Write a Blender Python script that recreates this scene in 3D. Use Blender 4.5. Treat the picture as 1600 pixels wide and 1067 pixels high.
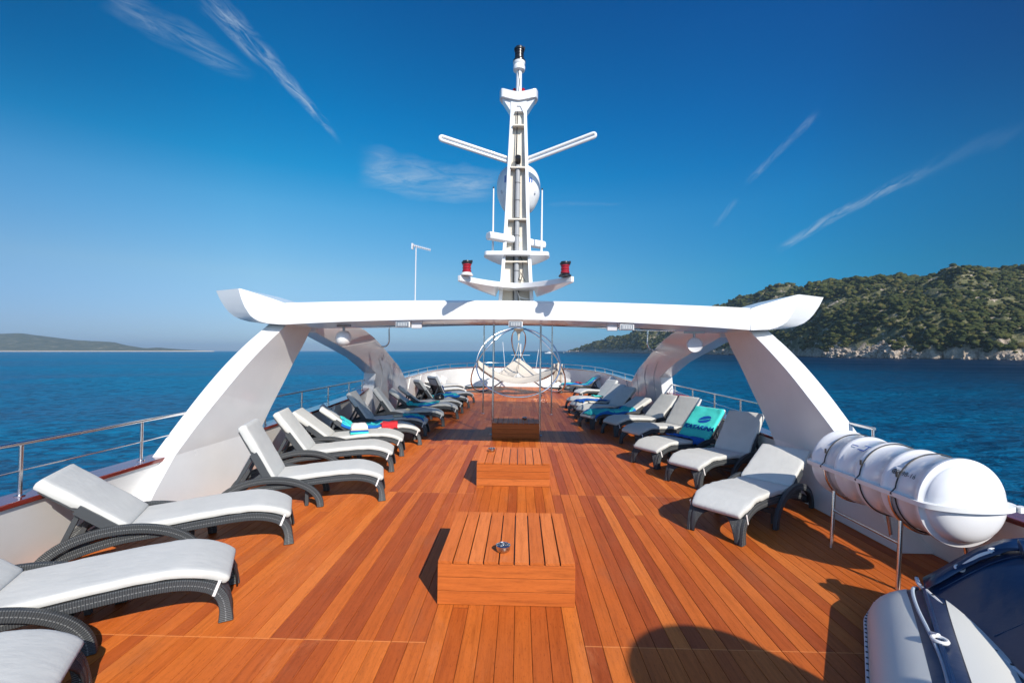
import bpy, bmesh, math, random
import numpy as np
from mathutils import Vector, Matrix, noise, Euler
R = math.radians; PI = math.pi
for o in list(bpy.data.objects): bpy.data.objects.remove(o)
sc = bpy.context.scene; COL = sc.collection
random.seed(7); rng = np.random.default_rng(7)

# ------------------------------------------------------------------ camera, sky, sun, exposure
YAW, PITCH, HEEL, FP = R(1.05), R(1.17), R(0.75), 711.0
EYE = Vector((0, 0, 2.1)); SEA = -7.0
cam = bpy.data.cameras.new('camera'); cam.sensor_width = 36; cam.lens = 36*FP/1600
cam.clip_start = 0.05; cam.clip_end = 60000
camo = bpy.data.objects.new('camera', cam); COL.objects.link(camo)
camo.location = EYE; camo.rotation_euler = (R(90)+PITCH, 0, YAW); sc.camera = camo
SUN_EL, SUN_AZ = R(33.8), R(150.0)      # azimuth clockwise from the bow (+Y)
sdir = Vector((math.sin(SUN_AZ)*math.cos(SUN_EL), math.cos(SUN_AZ)*math.cos(SUN_EL), math.sin(SUN_EL)))
sl = bpy.data.lights.new('sun', 'SUN'); sl.energy = 4.4; sl.angle = R(0.5); sl.color = (1.0, 0.93, 0.83)
so = bpy.data.objects.new('sun', sl); COL.objects.link(so); so.rotation_euler = sdir.to_track_quat('Z', 'Y').to_euler()
sc.view_settings.view_transform = 'Standard'; sc.view_settings.look = 'None'
sc.view_settings.exposure = 0.40; sc.view_settings.gamma = 1

class NT:
    def __init__(s, tree): s.t = tree; s.n = tree.nodes; s.l = tree.links
    def add(s, typ, ins=None, **kw):
        n = s.n.new(typ)
        for k, v in kw.items(): setattr(n, k, v)
        for k, v in (ins or {}).items():
            if isinstance(v, bpy.types.NodeSocket): s.l.new(v, n.inputs[k])
            else: n.inputs[k].default_value = v
        return n
    def math(s, op, a, b=0.0, c=0.0, clamp=False):
        return s.add('ShaderNodeMath', {0: a, 1: b, 2: c}, operation=op, use_clamp=clamp).outputs[0]
    def vmath(s, op, a, b=(0, 0, 0)):
        n = s.add('ShaderNodeVectorMath', {0: a, 1: b}, operation=op)
        return n.outputs['Value'] if op in ('DOT_PRODUCT', 'LENGTH', 'DISTANCE') else n.outputs[0]
    def noise(s, vec, scale, detail=3, rough=0.5, dist=0.0):
        return s.add('ShaderNodeTexNoise', {'Vector': vec, 'Scale': scale, 'Detail': detail, 'Roughness': rough, 'Distortion': dist}).outputs['Fac']
    def ramp(s, fac, stops, interp='LINEAR'):
        n = s.add('ShaderNodeValToRGB', {'Fac': fac}); cr = n.color_ramp; cr.interpolation = interp
        while len(cr.elements) < len(stops): cr.elements.new(0.5)
        for e, (p, c) in zip(cr.elements, stops): e.position = p; e.color = (*c, 1) if len(c) == 3 else c
        return n.outputs[0]
    def mix(s, fac, a, b, mode='MIX'):
        n = s.add('ShaderNodeMix', data_type='RGBA', blend_type=mode); n.inputs[0].default_value = 0
        for i, v in ((0, fac), (6, a), (7, b)):
            if isinstance(v, bpy.types.NodeSocket): s.l.new(v, n.inputs[i])
            else: n.inputs[i].default_value = v if i == 0 else ((*v, 1) if len(v) == 3 else v)
        return n.outputs[2]
    def smooth(s, v, a, b):
        return s.add('ShaderNodeMapRange', {'Value': v, 'From Min': a, 'From Max': b}, interpolation_type='SMOOTHSTEP').outputs[0]

def camdir(px, py):     # a direction of the sky, named by where the camera sees it
    d = Vector((px-800, FP, 533.5-py)); d.rotate(Euler((PITCH, 0, YAW))); return d.normalized()

w = bpy.data.worlds.new('World'); sc.world = w; w.use_nodes = True
T = NT(w.node_tree); T.n.clear()
sky = T.add('ShaderNodeTexSky', sky_type='NISHITA', sun_disc=False, sun_elevation=SUN_EL, sun_rotation=SUN_AZ,
            altitude=300, air_density=1.0, dust_density=0.25, ozone_density=4.5)
gen = T.add('ShaderNodeTexCoord').outputs['Generated']
def streak(p0, p1, w0, w1, nscale, seed, str_, soft=0.5, thr=0.35):
    """a wisp of cloud along the great circle from p0 to p1"""
    a, b = camdir(*p0), camdir(*p1)
    nrm = a.cross(b).normalized(); tan = (b-a).normalized(); L = (b-a).length; mid = (a+b)/2
    off = T.noise(T.vmath('ADD', gen, (seed, seed*.7, 0)), 9, 2)
    d = T.math('ADD', T.vmath('DOT_PRODUCT', gen, tuple(nrm)), T.math('MULTIPLY', T.math('SUBTRACT', off, .5), w0*1.6))
    d = T.math('ABSOLUTE', d)
    t = T.math('DIVIDE', T.math('SUBTRACT', T.vmath('DOT_PRODUCT', gen, tuple(tan)), a.dot(tan)), L)
    wid = T.math('ADD', T.math('MULTIPLY', t, w1-w0), w0)
    wid = T.math('MAXIMUM', wid, 0.0008)
    across = T.math('SUBTRACT', 1.0, T.math('DIVIDE', d, wid), clamp=True)
    ends = T.math('MULTIPLY', T.smooth(t, -.08, .12), T.math('SUBTRACT', 1.0, T.smooth(t, .8, 1.1)))
    front = T.smooth(T.vmath('DOT_PRODUCT', gen, tuple(mid)), .3, .5)
    sgn = T.vmath('DOT_PRODUCT', gen, tuple(nrm))
    n1 = T.noise(T.add('ShaderNodeCombineXYZ', {0: T.math('MULTIPLY', t, L*nscale*.45), 1: T.math('MULTIPLY', T.math('ADD', sgn, T.math('MULTIPLY', t, L*.12)), nscale*1.9), 2: seed}).outputs[0], 1.0, 8, .66, 1.1)
    dens = T.smooth(n1, thr, .75)
    m = T.math('MULTIPLY', T.math('MULTIPLY', T.math('POWER', across, soft), ends), T.math('MULTIPLY', front, dens))
    return T.math('MULTIPLY', m, str_)
wisps = [streak((335, -5), (520, 212), .026, .005, 46, 3.1, .62, .9, .36),
         streak((175, -10), (385, 108), .028, .018, 30, 5.7, .30, .9, .30),
         streak((572, 262), (775, 296), .042, .034, 24, 9.2, .50, .7, .22),
         streak((1222, 386), (1440, 268), .010, .010, 46, 12.4, .50, .9, .34),
         streak((1400, 290), (1600, 195), .016, .016, 24, 14.4, .07, 1, .3),
         streak((1170, 284), (1275, 180), .007, .008, 46, 17.3, .28, .9, .3),
         streak((1118, 354), (1150, 312), .006, .007, 40, 19.1, .20, .9, .3),
         streak((860, 320), (970, 318), .007, .004, 30, 23.1, .14, 1, .3)]
tot = wisps[0]
for x in wisps[1:]: tot = T.math('ADD', tot, x, clamp=True)
sx, sy, zz = T.add('ShaderNodeSeparateXYZ', {0: gen}).outputs
tint = T.ramp(zz, [(0, (.22, .32, .50)), (.05, (.29, .37, .48)), (.15, (.39, .51, .50)), (.28, (.22, .59, .62)), (.35, (.04, .56, .65)), (.44, (.0, .50, .66)), (.62, (.0, .37, .60))])
side = T.ramp(T.math('ADD', T.math('MULTIPLY', sx, .5), .5), [(.12, (.9, .85, .92)), (.25, (1.12, 1.04, 1.03)), (.5, (.8, .95, 1.02)), (.75, (.12, .76, .98)), (.86, (.0, .48, .68)), (1, (.0, .44, .60))])
front = T.mix(1.0, T.mix(1.0, sky.outputs[0], tint, 'MULTIPLY'), side, 'MULTIPLY')
deep = T.math('MULTIPLY', T.smooth(T.math('ABSOLUTE', sx), .3, .85), T.smooth(zz, .22, .5))
front = T.mix(T.math('MULTIPLY', deep, .75), front, T.mix(1.0, front, (.3, .45, .52), 'MULTIPLY'))
skyc = T.mix(T.smooth(sy, .25, -.25), front, T.mix(1.0, sky.outputs[0], (.85, .95, 1.0), 'MULTIPLY'))      # deep polarised blue ahead, bright sky round the sun behind
cl = T.mix(tot, skyc, (2.7, 3.3, 3.9))
bg = T.add('ShaderNodeBackground', {'Color': cl, 'Strength': .15})
T.add('ShaderNodeOutputWorld', {'Surface': bg.outputs[0]})

# ------------------------------------------------------------------ materials
def mat(name, col, rough=.5, metal=0.0, spec=.5, coat=0.0, fn=None, bump=None, **kw):
    m = bpy.data.materials.new(name); m.use_nodes = True
    t = NT(m.node_tree); p = t.n['Principled BSDF']
    p.inputs['Base Color'].default_value = (*col, 1); p.inputs['Roughness'].default_value = rough
    p.inputs['Metallic'].default_value = metal; p.inputs['Specular IOR Level'].default_value = spec
    p.inputs['Coat Weight'].default_value = coat
    for k, v in kw.items(): p.inputs[k].default_value = v
    if bump:                                   # (scale, strength, distance)
        g = t.add('ShaderNodeTexCoord').outputs['Object']
        b = t.add('ShaderNodeBump', {'Strength': bump[1], 'Distance': bump[2], 'Height': t.noise(g, bump[0], 4)})
        t.l.new(b.outputs[0], p.inputs['Normal'])
    if fn: fn(t, p)
    return m
def mottled(col, amt, scale, sx=(1, 1, 1)):
    def fn(t, p):
        g = t.add('ShaderNodeTexCoord').outputs['Object']
        g = t.vmath('MULTIPLY', g, sx)
        n = t.noise(g, scale, 5, .6)
        c2 = tuple(max(0, c*(1-amt)) for c in col)
        t.l.new(t.mix(t.smooth(n, .35, .7), col, c2), p.inputs['Base Color'])
        r = p.inputs['Roughness'].default_value
        t.l.new(t.math('ADD', t.math('MULTIPLY', n, .15), r-.07), p.inputs['Roughness'])
    return fn
M = {}
M['paint'] = mat('white_paint', (.76, .76, .75), .24, coat=.25, fn=mottled((.76, .76, .75), .06, 1.3))
M['gloss'] = mat('glossy_white_paint', (.76, .76, .77), .22, coat=.35, fn=mottled((.78, .78, .79), .07, 1.1, (1, .6, 3)))
M['wall'] = mat('bulwark_paint', (.80, .79, .76), .35, fn=mottled((.80, .79, .76), .08, 1.7))
M['mastin'] = mat('cream_paint', (.70, .64, .54), .5, fn=mottled((.70, .64, .54), .12, 3))
M['plastic'] = mat('white_plastic', (.74, .74, .73), .3, fn=mottled((.74, .74, .73), .05, 4))
M['greyplastic'] = mat('grey_plastic', (.55, .55, .57), .45)
M['steel'] = mat('stainless_steel', (.72, .70, .68), .22, 1.0, bump=(30, .04, .002))
M['darksteel'] = mat('dull_steel', (.30, .30, .31), .35, .8)
M['black'] = mat('black_plastic', (.012, .012, .014), .3, bump=(60, .1, .002))
M['rubber'] = mat('black_rubber', (.02, .02, .022), .6)
M['red'] = mat('red_glass', (.30, .001, .008), .2, spec=.4, coat=.3)
M['redcloth'] = mat('red_cloth', (.55, .02, .03), .9, bump=(60, .4, .01))
M['whitecloth'] = mat('white_cloth', (.76, .72, .70), .9, bump=(50, .4, .01))
M['rope'] = mat('cream_rope', (.62, .55, .44), .9, bump=(80, .6, .01))
M['hammock'] = mat('cream_hammock_fabric', (.56, .50, .42), .95, bump=(45, .7, .02))
M['grey_pipe'] = mat('grey_pipe', (.32, .33, .34), .5, bump=(20, .2, .01))
M['bluetext'] = mat('blue_lettering', (.01, .09, .40), .4)
M['blacktext'] = mat('black_lettering', (.03, .03, .035), .5)
M['skin_rock'] = None
def f_cap(t, p):
    g = t.add('ShaderNodeTexCoord').outputs['Object']
    n = t.noise(t.vmath('MULTIPLY', g, (9, 1, 9)), 3, 5, .6)
    t.l.new(t.ramp(n, [(.25, (.10, .012, .010)), (.75, (.24, .035, .022))]), p.inputs['Base Color'])
M['cap'] = mat('varnished_mahogany', (.2, .03, .02), .16, coat=.8, fn=f_cap)
def f_cush(t, p):
    g = t.add('ShaderNodeTexCoord').outputs['Object']
    n = t.noise(g, 5, 4, .6)
    oi = t.add('ShaderNodeObjectInfo').outputs['Random']
    c = t.mix(t.smooth(n, .3, .75), (.59, .585, .55), (.54, .54, .51))
    c = t.mix(t.math('MULTIPLY', oi, .12), c, (.45, .47, .47))
    t.l.new(c, p.inputs['Base Color'])
    h = t.math('ADD', t.noise(t.vmath('MULTIPLY', g, (4, 9, 6)), 2.2, 3, .5), t.math('MULTIPLY', t.noise(g, 320, 2), .05))
    b = t.add('ShaderNodeBump', {'Strength': .35, 'Distance': .010, 'Height': h}); t.l.new(b.outputs[0], p.inputs['Normal'])
M['cushion'] = mat('light_grey_canvas', (.6, .62, .63), .75, fn=f_cush)
def f_wick(t, p):
    uv = t.add('ShaderNodeUVMap').outputs[0]; s = t.add('ShaderNodeSeparateXYZ', {0: uv})
    u, v = s.outputs[0], s.outputs[1]
    rib = t.math('ABSOLUTE', t.math('SINE', t.math('MULTIPLY', u, PI/.014)))
    fr = t.math('FRACT', t.math('MULTIPLY', u, 1/.022))
    dash = t.math('MULTIPLY', t.math('GREATER_THAN', fr, .35), t.math('LESS_THAN', t.math('ABSOLUTE', t.math('SUBTRACT', v, .5)), .045))
    n = t.noise(t.add('ShaderNodeTexCoord').outputs['Object'], 30, 3)
    c = t.mix(t.math('MULTIPLY', rib, .8), (.022, .025, .028), (.070, .075, .078))
    c = t.mix(t.math('MULTIPLY', n, .4), c, (.05, .055, .06))
    c = t.mix(t.math('MULTIPLY', dash, .55), c, (.26, .27, .27))
    t.l.new(c, p.inputs['Base Color'])
    b = t.add('ShaderNodeBump', {'Strength': .7, 'Distance': .004, 'Height': rib}); t.l.new(b.outputs[0], p.inputs['Normal'])
M['wicker'] = mat('charcoal_wicker', (.06, .065, .07), .5, fn=f_wick)
def f_weave(t, p):
    uv = t.add('ShaderNodeUVMap').outputs[0]; s = t.add('ShaderNodeSeparateXYZ', {0: uv})
    a = t.math('SINE', t.math('MULTIPLY', s.outputs[0], PI/.013)); b2 = t.math('SINE', t.math('MULTIPLY', s.outputs[1], PI/.013))
    h = t.math('ABSOLUTE', t.math('MULTIPLY', a, b2))
    t.l.new(t.mix(h, (.018, .022, .026), (.085, .09, .10)), p.inputs['Base Color'])
    b = t.add('ShaderNodeBump', {'Strength': .8, 'Distance': .005, 'Height': h}); t.l.new(b.outputs[0], p.inputs['Normal'])
M['weave'] = mat('charcoal_woven_panel', (.05, .055, .06), .5, fn=f_weave)
M['frame'] = mat('charcoal_plastic', (.055, .06, .065), .45, bump=(40, .2, .003))

def wood(name, deck):
    W_ = .1265
    def fn(t, p):
        g = t.add('ShaderNodeTexCoord').outputs['Object']
        s = t.add('ShaderNodeSeparateXYZ', {0: g}); x, y, z = s.outputs
        if deck:
            xs = t.math('DIVIDE', t.math('ADD', x, .11+W_*40.5), W_)
            idx = t.math('FLOOR', xs); fx = t.math('SUBTRACT', xs, idx)
            centre = t.math('LESS_THAN', t.math('ABSOLUTE', t.math('ADD', x, .11)), W_*4.5+.001)
            # transverse panel joints at Y = 3.3, 6.72, 10.14 ...; the middle strip is laid to its own joints
            ys = t.math('DIVIDE', t.math('ADD', t.math('SUBTRACT', y, 3.3), t.math('MULTIPLY', centre, 2.3)), 3.42)
            iy = t.math('FLOOR', ys); fy = t.math('SUBTRACT', ys, iy)
            r0 = t.add('ShaderNodeTexWhiteNoise', {'Vector': t.add('ShaderNodeCombineXYZ', {0: idx, 1: iy, 2: 7.0}).outputs[0]}, noise_dimensions='3D').outputs['Value']
            half = t.math('MULTIPLY', t.math('GREATER_THAN', fy, t.math('ADD', t.math('MULTIPLY', r0, .8), .1)), t.math('GREATER_THAN', r0, .8))     # a butt joint in a few of the boards
            r = t.add('ShaderNodeTexWhiteNoise', {'Vector': t.add('ShaderNodeCombineXYZ', {0: idx, 1: iy, 2: half}).outputs[0]}, noise_dimensions='3D')
            off = t.vmath('MULTIPLY', r.outputs['Color'], (40, 40, 40))
            grain = t.noise(t.vmath('ADD', t.vmath('MULTIPLY', g, (34, 1.5, 1)), off), 1.0, 7, .68, .5)
            fine = t.noise(t.vmath('ADD', t.vmath('MULTIPLY', g, (260, 16, 1)), off), 1.0, 4, .7)
            blot = t.noise(t.vmath('ADD', t.vmath('MULTIPLY', g, (5, 2.2, 1)), off), 1.0, 4, .6)
            rv = r.outputs['Value']
        else:
            oi = t.add('ShaderNodeAttribute', attribute_name='board').outputs['Fac']
            off = t.add('ShaderNodeCombineXYZ', {0: t.math('MULTIPLY', oi, 57.0), 1: t.math('MULTIPLY', oi, 91.0), 2: 0}).outputs[0]
            uv = t.add('ShaderNodeUVMap').outputs[0]
            grain = t.noise(t.vmath('ADD', t.vmath('MULTIPLY', uv, (2.0, 30, 1)), off), 1.0, 7, .68, .5)
            fine = t.noise(t.vmath('ADD', t.vmath('MULTIPLY', uv, (16, 260, 1)), off), 1.0, 4, .7)
            blot = t.noise(t.vmath('ADD', t.vmath('MULTIPLY', uv, (2.2, 5, 1)), off), 1.0, 4, .6)
            rv = t.add('ShaderNodeTexWhiteNoise', {'W': t.math('MULTIPLY', oi, 31.7)}, noise_dimensions='1D').outputs['Value']
        if deck:
            base = t.ramp(rv, [(0, (.27, .054, .013)), (.15, (.35, .074, .014)), (.5, (.42, .097, .016)), (.85, (.47, .118, .020)), (1, (.51, .140, .026))])
        else:
            base = t.ramp(rv, [(0, (.46, .112, .022)), (.5, (.52, .136, .029)), (1, (.56, .160, .040))])
        c = t.mix(t.math('MULTIPLY', t.smooth(grain, .4, .75), .55), base, t.mix(1.0, base, (.42, .36, .34), 'MULTIPLY'))
        c = t.mix(t.math('MULTIPLY', t.smooth(fine, .50, .75), .7), c, t.mix(1.0, base, (.45, .38, .35), 'MULTIPLY'))
        c = t.mix(t.math('MULTIPLY', t.smooth(blot, .45, .8), .35), c, t.mix(1.0, base, (1.25, 1.35, 1.5), 'MULTIPLY'))
        rough = t.math('ADD', t.math('MULTIPLY', grain, .22), .36)
        hgt = t.math('MULTIPLY', grain, .12)
        if deck:
            big = t.noise(g, .55, 5, .6)                    # worn and damp patches over many boards
            c = t.mix(t.math('MULTIPLY', t.smooth(big, .5, .72), .22), c, (.42, .14, .045))
            spot = t.smooth(t.noise(g, 3.3, 3, .6), .70, .78)
            c = t.mix(t.math('MULTIPLY', spot, .5), c, (.58, .30, .15))
            dirt = t.smooth(t.noise(t.vmath('MULTIPLY', g, (1, .45, 1)), 1.6, 6, .7), .50, .78)      # darker worn and weathered stretches
            c = t.mix(t.math('MULTIPLY', dirt, .5), c, (.24, .082, .038))
            worn = t.smooth(t.noise(t.vmath('MULTIPLY', g, (2.2, .8, 1)), 1.3, 6, .72, .6), .56, .76)
            c = t.mix(t.math('MULTIPLY', worn, .32), c, (.56, .21, .085))
            fleck = t.smooth(t.noise(t.vmath('MULTIPLY', g, (70, 22, 1)), 1.0, 4, .75), .56, .70)
            c = t.mix(t.math('MULTIPLY', fleck, .75), c, t.mix(1.0, c, (.45, .38, .40), 'MULTIPLY'))
            e = t.math('MINIMUM', fx, t.math('SUBTRACT', 1.0, fx))
            gap = t.math('LESS_THAN', z, -.0075)
            joint = t.math('LESS_THAN', t.math('MINIMUM', fy, t.math('SUBTRACT', 1.0, fy)), .0014)
            jb = t.math('MULTIPLY', t.math('GREATER_THAN', r0, .8), t.math('LESS_THAN', t.math('ABSOLUTE', t.math('SUBTRACT', fy, t.math('ADD', t.math('MULTIPLY', r0, .8), .1))), .0009))
            c = t.mix(t.math('MULTIPLY', joint, .45), c, (.75, .30, .10))
            c = t.mix(t.math('MULTIPLY', jb, .8), c, (.07, .02, .01))
            c = t.mix(t.math('MULTIPLY', gap, .93), c, (.05, .015, .008))
            rough = t.math('ADD', rough, t.math('MULTIPLY', gap, .4))
        t.l.new(c, p.inputs['Base Color']); t.l.new(rough, p.inputs['Roughness'])
        b = t.add('ShaderNodeBump', {'Strength': .35, 'Distance': .004, 'Height': hgt}); t.l.new(b.outputs[0], p.inputs['Normal'])
    return mat(name, (.4, .12, .03), .45, fn=fn, spec=.2, **{'Diffuse Roughness': .6})
M['deck'] = wood('teak_decking', True); M['boxwood'] = wood('oiled_teak', False)
def f_towel(t, p):
    uv = t.add('ShaderNodeUVMap').outputs[0]; s = t.add('ShaderNodeSeparateXYZ', {0: uv})
    g = t.add('ShaderNodeTexCoord').outputs['Object']
    n = t.noise(t.vmath('ADD', t.vmath('MULTIPLY', uv, (1, 2.2, 1)), (1.7, .3, 0)), 5.5, 3, .55, 1.2)
    c = t.mix(t.smooth(n, .60, .62), (.035, .50, .48), (.005, .09, .36))
    edge = t.math('MINIMUM', s.outputs[1], t.math('SUBTRACT', 1.0, s.outputs[1]))
    c = t.mix(t.math('LESS_THAN', edge, .12), c, (.005, .12, .42))
    t.l.new(c, p.inputs['Base Color'])
    b = t.add('ShaderNodeBump', {'Strength': .5, 'Distance': .004, 'Height': t.noise(g, 180, 2)}); t.l.new(b.outputs[0], p.inputs['Normal'])
M['towel'] = mat('turquoise_towelling', (.03, .5, .48), .95, fn=f_towel)
M['towelplain'] = mat('plain_turquoise_towelling', (.055, .62, .55), .95, bump=(160, .5, .004))
M['towelblue'] = mat('royal_blue_towelling', (.005, .10, .42), .95, bump=(160, .5, .004))
M['navy'] = mat('navy_vinyl', (.006, .022, .070), .28, spec=.6, bump=(6, .25, .02))
M['rope_s'] = mat('grey_white_rope', (.60, .60, .62), .8, bump=(120, .5, .004))
M['hypalon'] = mat('grey_hypalon', (.62, .63, .60), .38, bump=(4, .12, .02))
def f_mesh(t, p):
    g = t.add('ShaderNodeTexCoord').outputs['Object']; s = t.add('ShaderNodeSeparateXYZ', {0: g})
    tr = t.add('ShaderNodeBsdfTransparent').outputs[0]
    ms = t.add('ShaderNodeMixShader', {0: .62, 1: tr, 2: p.outputs[0]})
    t.l.new(ms.outputs[0], t.n['Material Output'].inputs['Surface'])
M['shade'] = mat('dark_shade_net', (.03, .035, .05), .8, fn=f_mesh)

# ------------------------------------------------------------------ mesh building
class MB:
    def __init__(s): s.v = []; s.f = []; s.uv = []; s.bd = []; s.board = 0.0
    def face(s, idx, uv=None):
        s.f.append(idx); s.uv.append(uv or [(0, 0)]*len(idx)); s.bd.append(s.board)
    def grid(s, pts, closed_u=False, closed_v=False, uv=None, flip=False):
        """pts[i][j] rows of points"""
        b = len(s.v); n = len(pts); m = len(pts[0])
        for row in pts: s.v += [tuple(p) for p in row]
        for i in range(n if closed_u else n-1):
            for j in range(m if closed_v else m-1):
                a, c = i, (i+1) % n; d, e = j, (j+1) % m
                q = [b+a*m+d, b+c*m+d, b+c*m+e, b+a*m+e]
                uu = None
                if uv: uu = [uv(i, j), uv(i+1, j), uv(i+1, j+1), uv(i, j+1)]
                if flip: q = q[::-1]; uu = uu[::-1] if uu else None
                s.face(q, uu)
        return b
    def box(s, c, d, rot=None, uvaxis=None):
        c = Vector(c); hx, hy, hz = d[0]/2, d[1]/2, d[2]/2; b = len(s.v)
        for sx in (-1, 1):
            for sy in (-1, 1):
                for sz in (-1, 1):
                    p = Vector((sx*hx, sy*hy, sz*hz))
                    if rot is not None: p = rot @ p
                    s.v.append(tuple(c+p))
        ax = uvaxis if uvaxis is not None else int(np.argmax(d))
        oth = [k for k in (0, 1, 2) if k != ax]
        for q in ([0, 1, 3, 2], [4, 6, 7, 5], [0, 4, 5, 1], [2, 3, 7, 6], [0, 2, 6, 4], [1, 5, 7, 3]):
            uu = []
            for k in q:
                l = ((1 if k & 4 else -1)*hx, (1 if k & 2 else -1)*hy, (1 if k & 1 else -1)*hz)
                uu.append((l[ax], l[oth[0]]+l[oth[1]]*1.01))
            s.face([b+k for k in q], uu)
        return s
    def tube(s, path, r, seg=10, closed=False, caps=True):
        P = [Vector(p) for p in path]; n = len(P); rings = []
        rr = r if isinstance(r, (list, tuple)) else [r]*n
        up = None
        for i in range(n):
            a = P[(i-1) % n] if (closed or i > 0) else P[i]; c = P[(i+1) % n] if (closed or i < n-1) else P[i]
            t = (c-a).normalized()
            if up is None:
                up = Vector((0, 0, 1)) if abs(t.z) < .9 else Vector((1, 0, 0))
            x = t.cross(up).normalized(); up = x.cross(t).normalized()
            rings.append([P[i]+(x*math.cos(2*PI*k/seg)+up*math.sin(2*PI*k/seg))*rr[i] for k in range(seg)])
        b = s.grid(rings, closed_u=closed, closed_v=True)
        if caps and not closed:
            s.face([b+k for k in range(seg)]); s.face([b+(n-1)*seg+k for k in range(seg)][::-1])
        return s
    def lathe(s, prof, c=(0, 0, 0), seg=24, axis='z', rot=None):
        rows = []
        for (r, h) in prof:
            ring = []
            for k in range(seg):
                a = 2*PI*k/seg; x, y = r*math.cos(a), r*math.sin(a)
                p = Vector((x, y, h)) if axis == 'z' else (Vector((h, x, y)) if axis == 'x' else Vector((y, h, x)))
                if rot is not None: p = rot @ p
                ring.append(Vector(c)+p)
            rows.append(ring)
        s.grid(rows, closed_v=True, flip=True); return s
    def rectsweep(s, path, hw, y0, y1, normals=None):
        """rectangular bar swept along a path in the x-z plane; hw half height(s); y0..y1 thickness. uv: u length, v across"""
        P = [Vector((p[0], 0, p[1])) for p in path]; n = len(P); rows = []; L = [0]
        for i in range(1, n): L.append(L[-1]+(P[i]-P[i-1]).length)
        hh = hw if isinstance(hw, (list, tuple)) else [hw]*n
        for i in range(n):
            t = (P[min(i+1, n-1)]-P[max(i-1, 0)]).normalized(); nn = Vector((-t.z, 0, t.x))
            a, c = P[i]+nn*hh[i], P[i]-nn*hh[i]
            e = .12
            rows.append([Vector((a.x, y0, a.z)), Vector((a.x, y1, a.z)), Vector((c.x, y1, c.z)), Vector((c.x, y0, c.z))])
        vv = [(.1, .0), (.2, .9), (0, 1), (.9, .2)]
        b = len(s.v)
        for r_ in rows: s.v += [tuple(p) for p in r_]
        for i in range(n-1):
            for j in range(4):
                k = (j+1) % 4
                v0, v1 = {0: (.05, .15), 1: (1., 0.), 2: (.85, .95), 3: (0., 1.)}[j]
                s.face([b+i*4+j, b+i*4+k, b+(i+1)*4+k, b+(i+1)*4+j], [(L[i], v0), (L[i], v1), (L[i+1], v1), (L[i+1], v0)])
        s.face([b+3, b+2, b+1, b]); e = b+(n-1)*4; s.face([e, e+1, e+2, e+3])
        return s
    def prism(s, poly, axis, a, b_, topsc=None):
        """polygon (2-D) extruded along an axis from a to b_"""
        def mk(p, h):
            return {'x': (h, p[0], p[1]), 'y': (p[0], h, p[1]), 'z': (p[0], p[1], h)}[axis]
        b = len(s.v); n = len(poly)
        s.v += [mk(p, a) for p in poly]+[mk(p, b_) for p in poly]
        s.face(list(range(b, b+n))); s.face(list(range(b+n, b+2*n))[::-1])
        for i in range(n):
            j = (i+1) % n; s.face([b+i, b+n+i, b+n+j, b+j])
        return s
    def build(s, name, m, parent=None, smooth=True, bevel=0, recalc=True, sub=0, bseg=2, loc=None, angle=40):
        me = bpy.data.meshes.new(name); me.from_pydata(s.v, [], s.f)
        uvl = me.uv_layers.new(name='UVMap'); flat = [c for u in s.uv for c in u]
        uvl.data.foreach_set('uv', [x for c in flat for x in c])
        at = me.attributes.new('board', 'FLOAT', 'FACE'); at.data.foreach_set('value', s.bd)
        if recalc:
            bm = bmesh.new(); bm.from_mesh(me); bmesh.ops.recalc_face_normals(bm, faces=bm.faces); bm.to_mesh(me); bm.free()
        me.materials.append(m)
        o = bpy.data.objects.new(name, me); COL.objects.link(o)
        if parent: o.parent = parent
        if loc: o.location = loc
        if bevel:
            md = o.modifiers.new('bevel', 'BEVEL'); md.width = bevel; md.segments = bseg; md.limit_method = 'ANGLE'; md.angle_limit = R(35); md.harden_normals = True
        if sub: md = o.modifiers.new('sub', 'SUBSURF'); md.levels = sub; md.render_levels = sub
        if smooth:
            me.polygons.foreach_set('use_smooth', [True]*len(me.polygons))
            if hasattr(me, 'set_sharp_from_angle'): me.set_sharp_from_angle(angle=R(angle))
        return o
SHIP = []
def tag(o, label=None, cat=None, group=None, kind=None, ship=True):
    if label: o['label'] = label
    if cat: o['category'] = cat
    if group: o['group'] = group
    if kind: o['kind'] = kind
    if ship: SHIP.append(o)
    return o
def thing(name, label, cat, loc=(0, 0, 0), rz=0, group=None, ship=True):
    o = bpy.data.objects.new(name, None); COL.objects.link(o); o.location = loc; o.rotation_euler = (0, 0, rz)
    o.empty_display_size = .2
    return tag(o, label, cat, group, None, ship)
def copy_tree(o, parent=None):
    c = o.copy(); COL.objects.link(c)
    if parent: c.parent = parent
    for ch in list(o.children): copy_tree(ch, c)
    return c
def text_mb(mb, body, size, fn, shear=0, extrude=.0, sub=0, weight=0, align='CENTER'):
    cu = bpy.data.curves.new('txt', 'FONT'); cu.body = body; cu.size = size; cu.align_x = align; cu.align_y = 'CENTER'; cu.shear = shear; cu.offset = weight; cu.resolution_u = 6
    ob = bpy.data.objects.new('txt', cu); COL.objects.link(ob); bpy.context.view_layer.update()
    me = bpy.data.meshes.new_from_object(ob.evaluated_get(bpy.context.evaluated_depsgraph_get()))
    bm = bmesh.new(); bm.from_mesh(me)
    if sub:
        bmesh.ops.triangulate(bm, faces=bm.faces); bmesh.ops.subdivide_edges(bm, edges=bm.edges, cuts=sub)
        bmesh.ops.triangulate(bm, faces=bm.faces)
    b = len(mb.v); bm.verts.ensure_lookup_table()
    for v in bm.verts: mb.v.append(tuple(fn(v.co.x, v.co.y)))
    for f in bm.faces: mb.face([b+v.index for v in f.verts])
    bm.free(); bpy.data.objects.remove(ob); bpy.data.curves.remove(cu); bpy.data.meshes.remove(me)
    return mb
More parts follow.
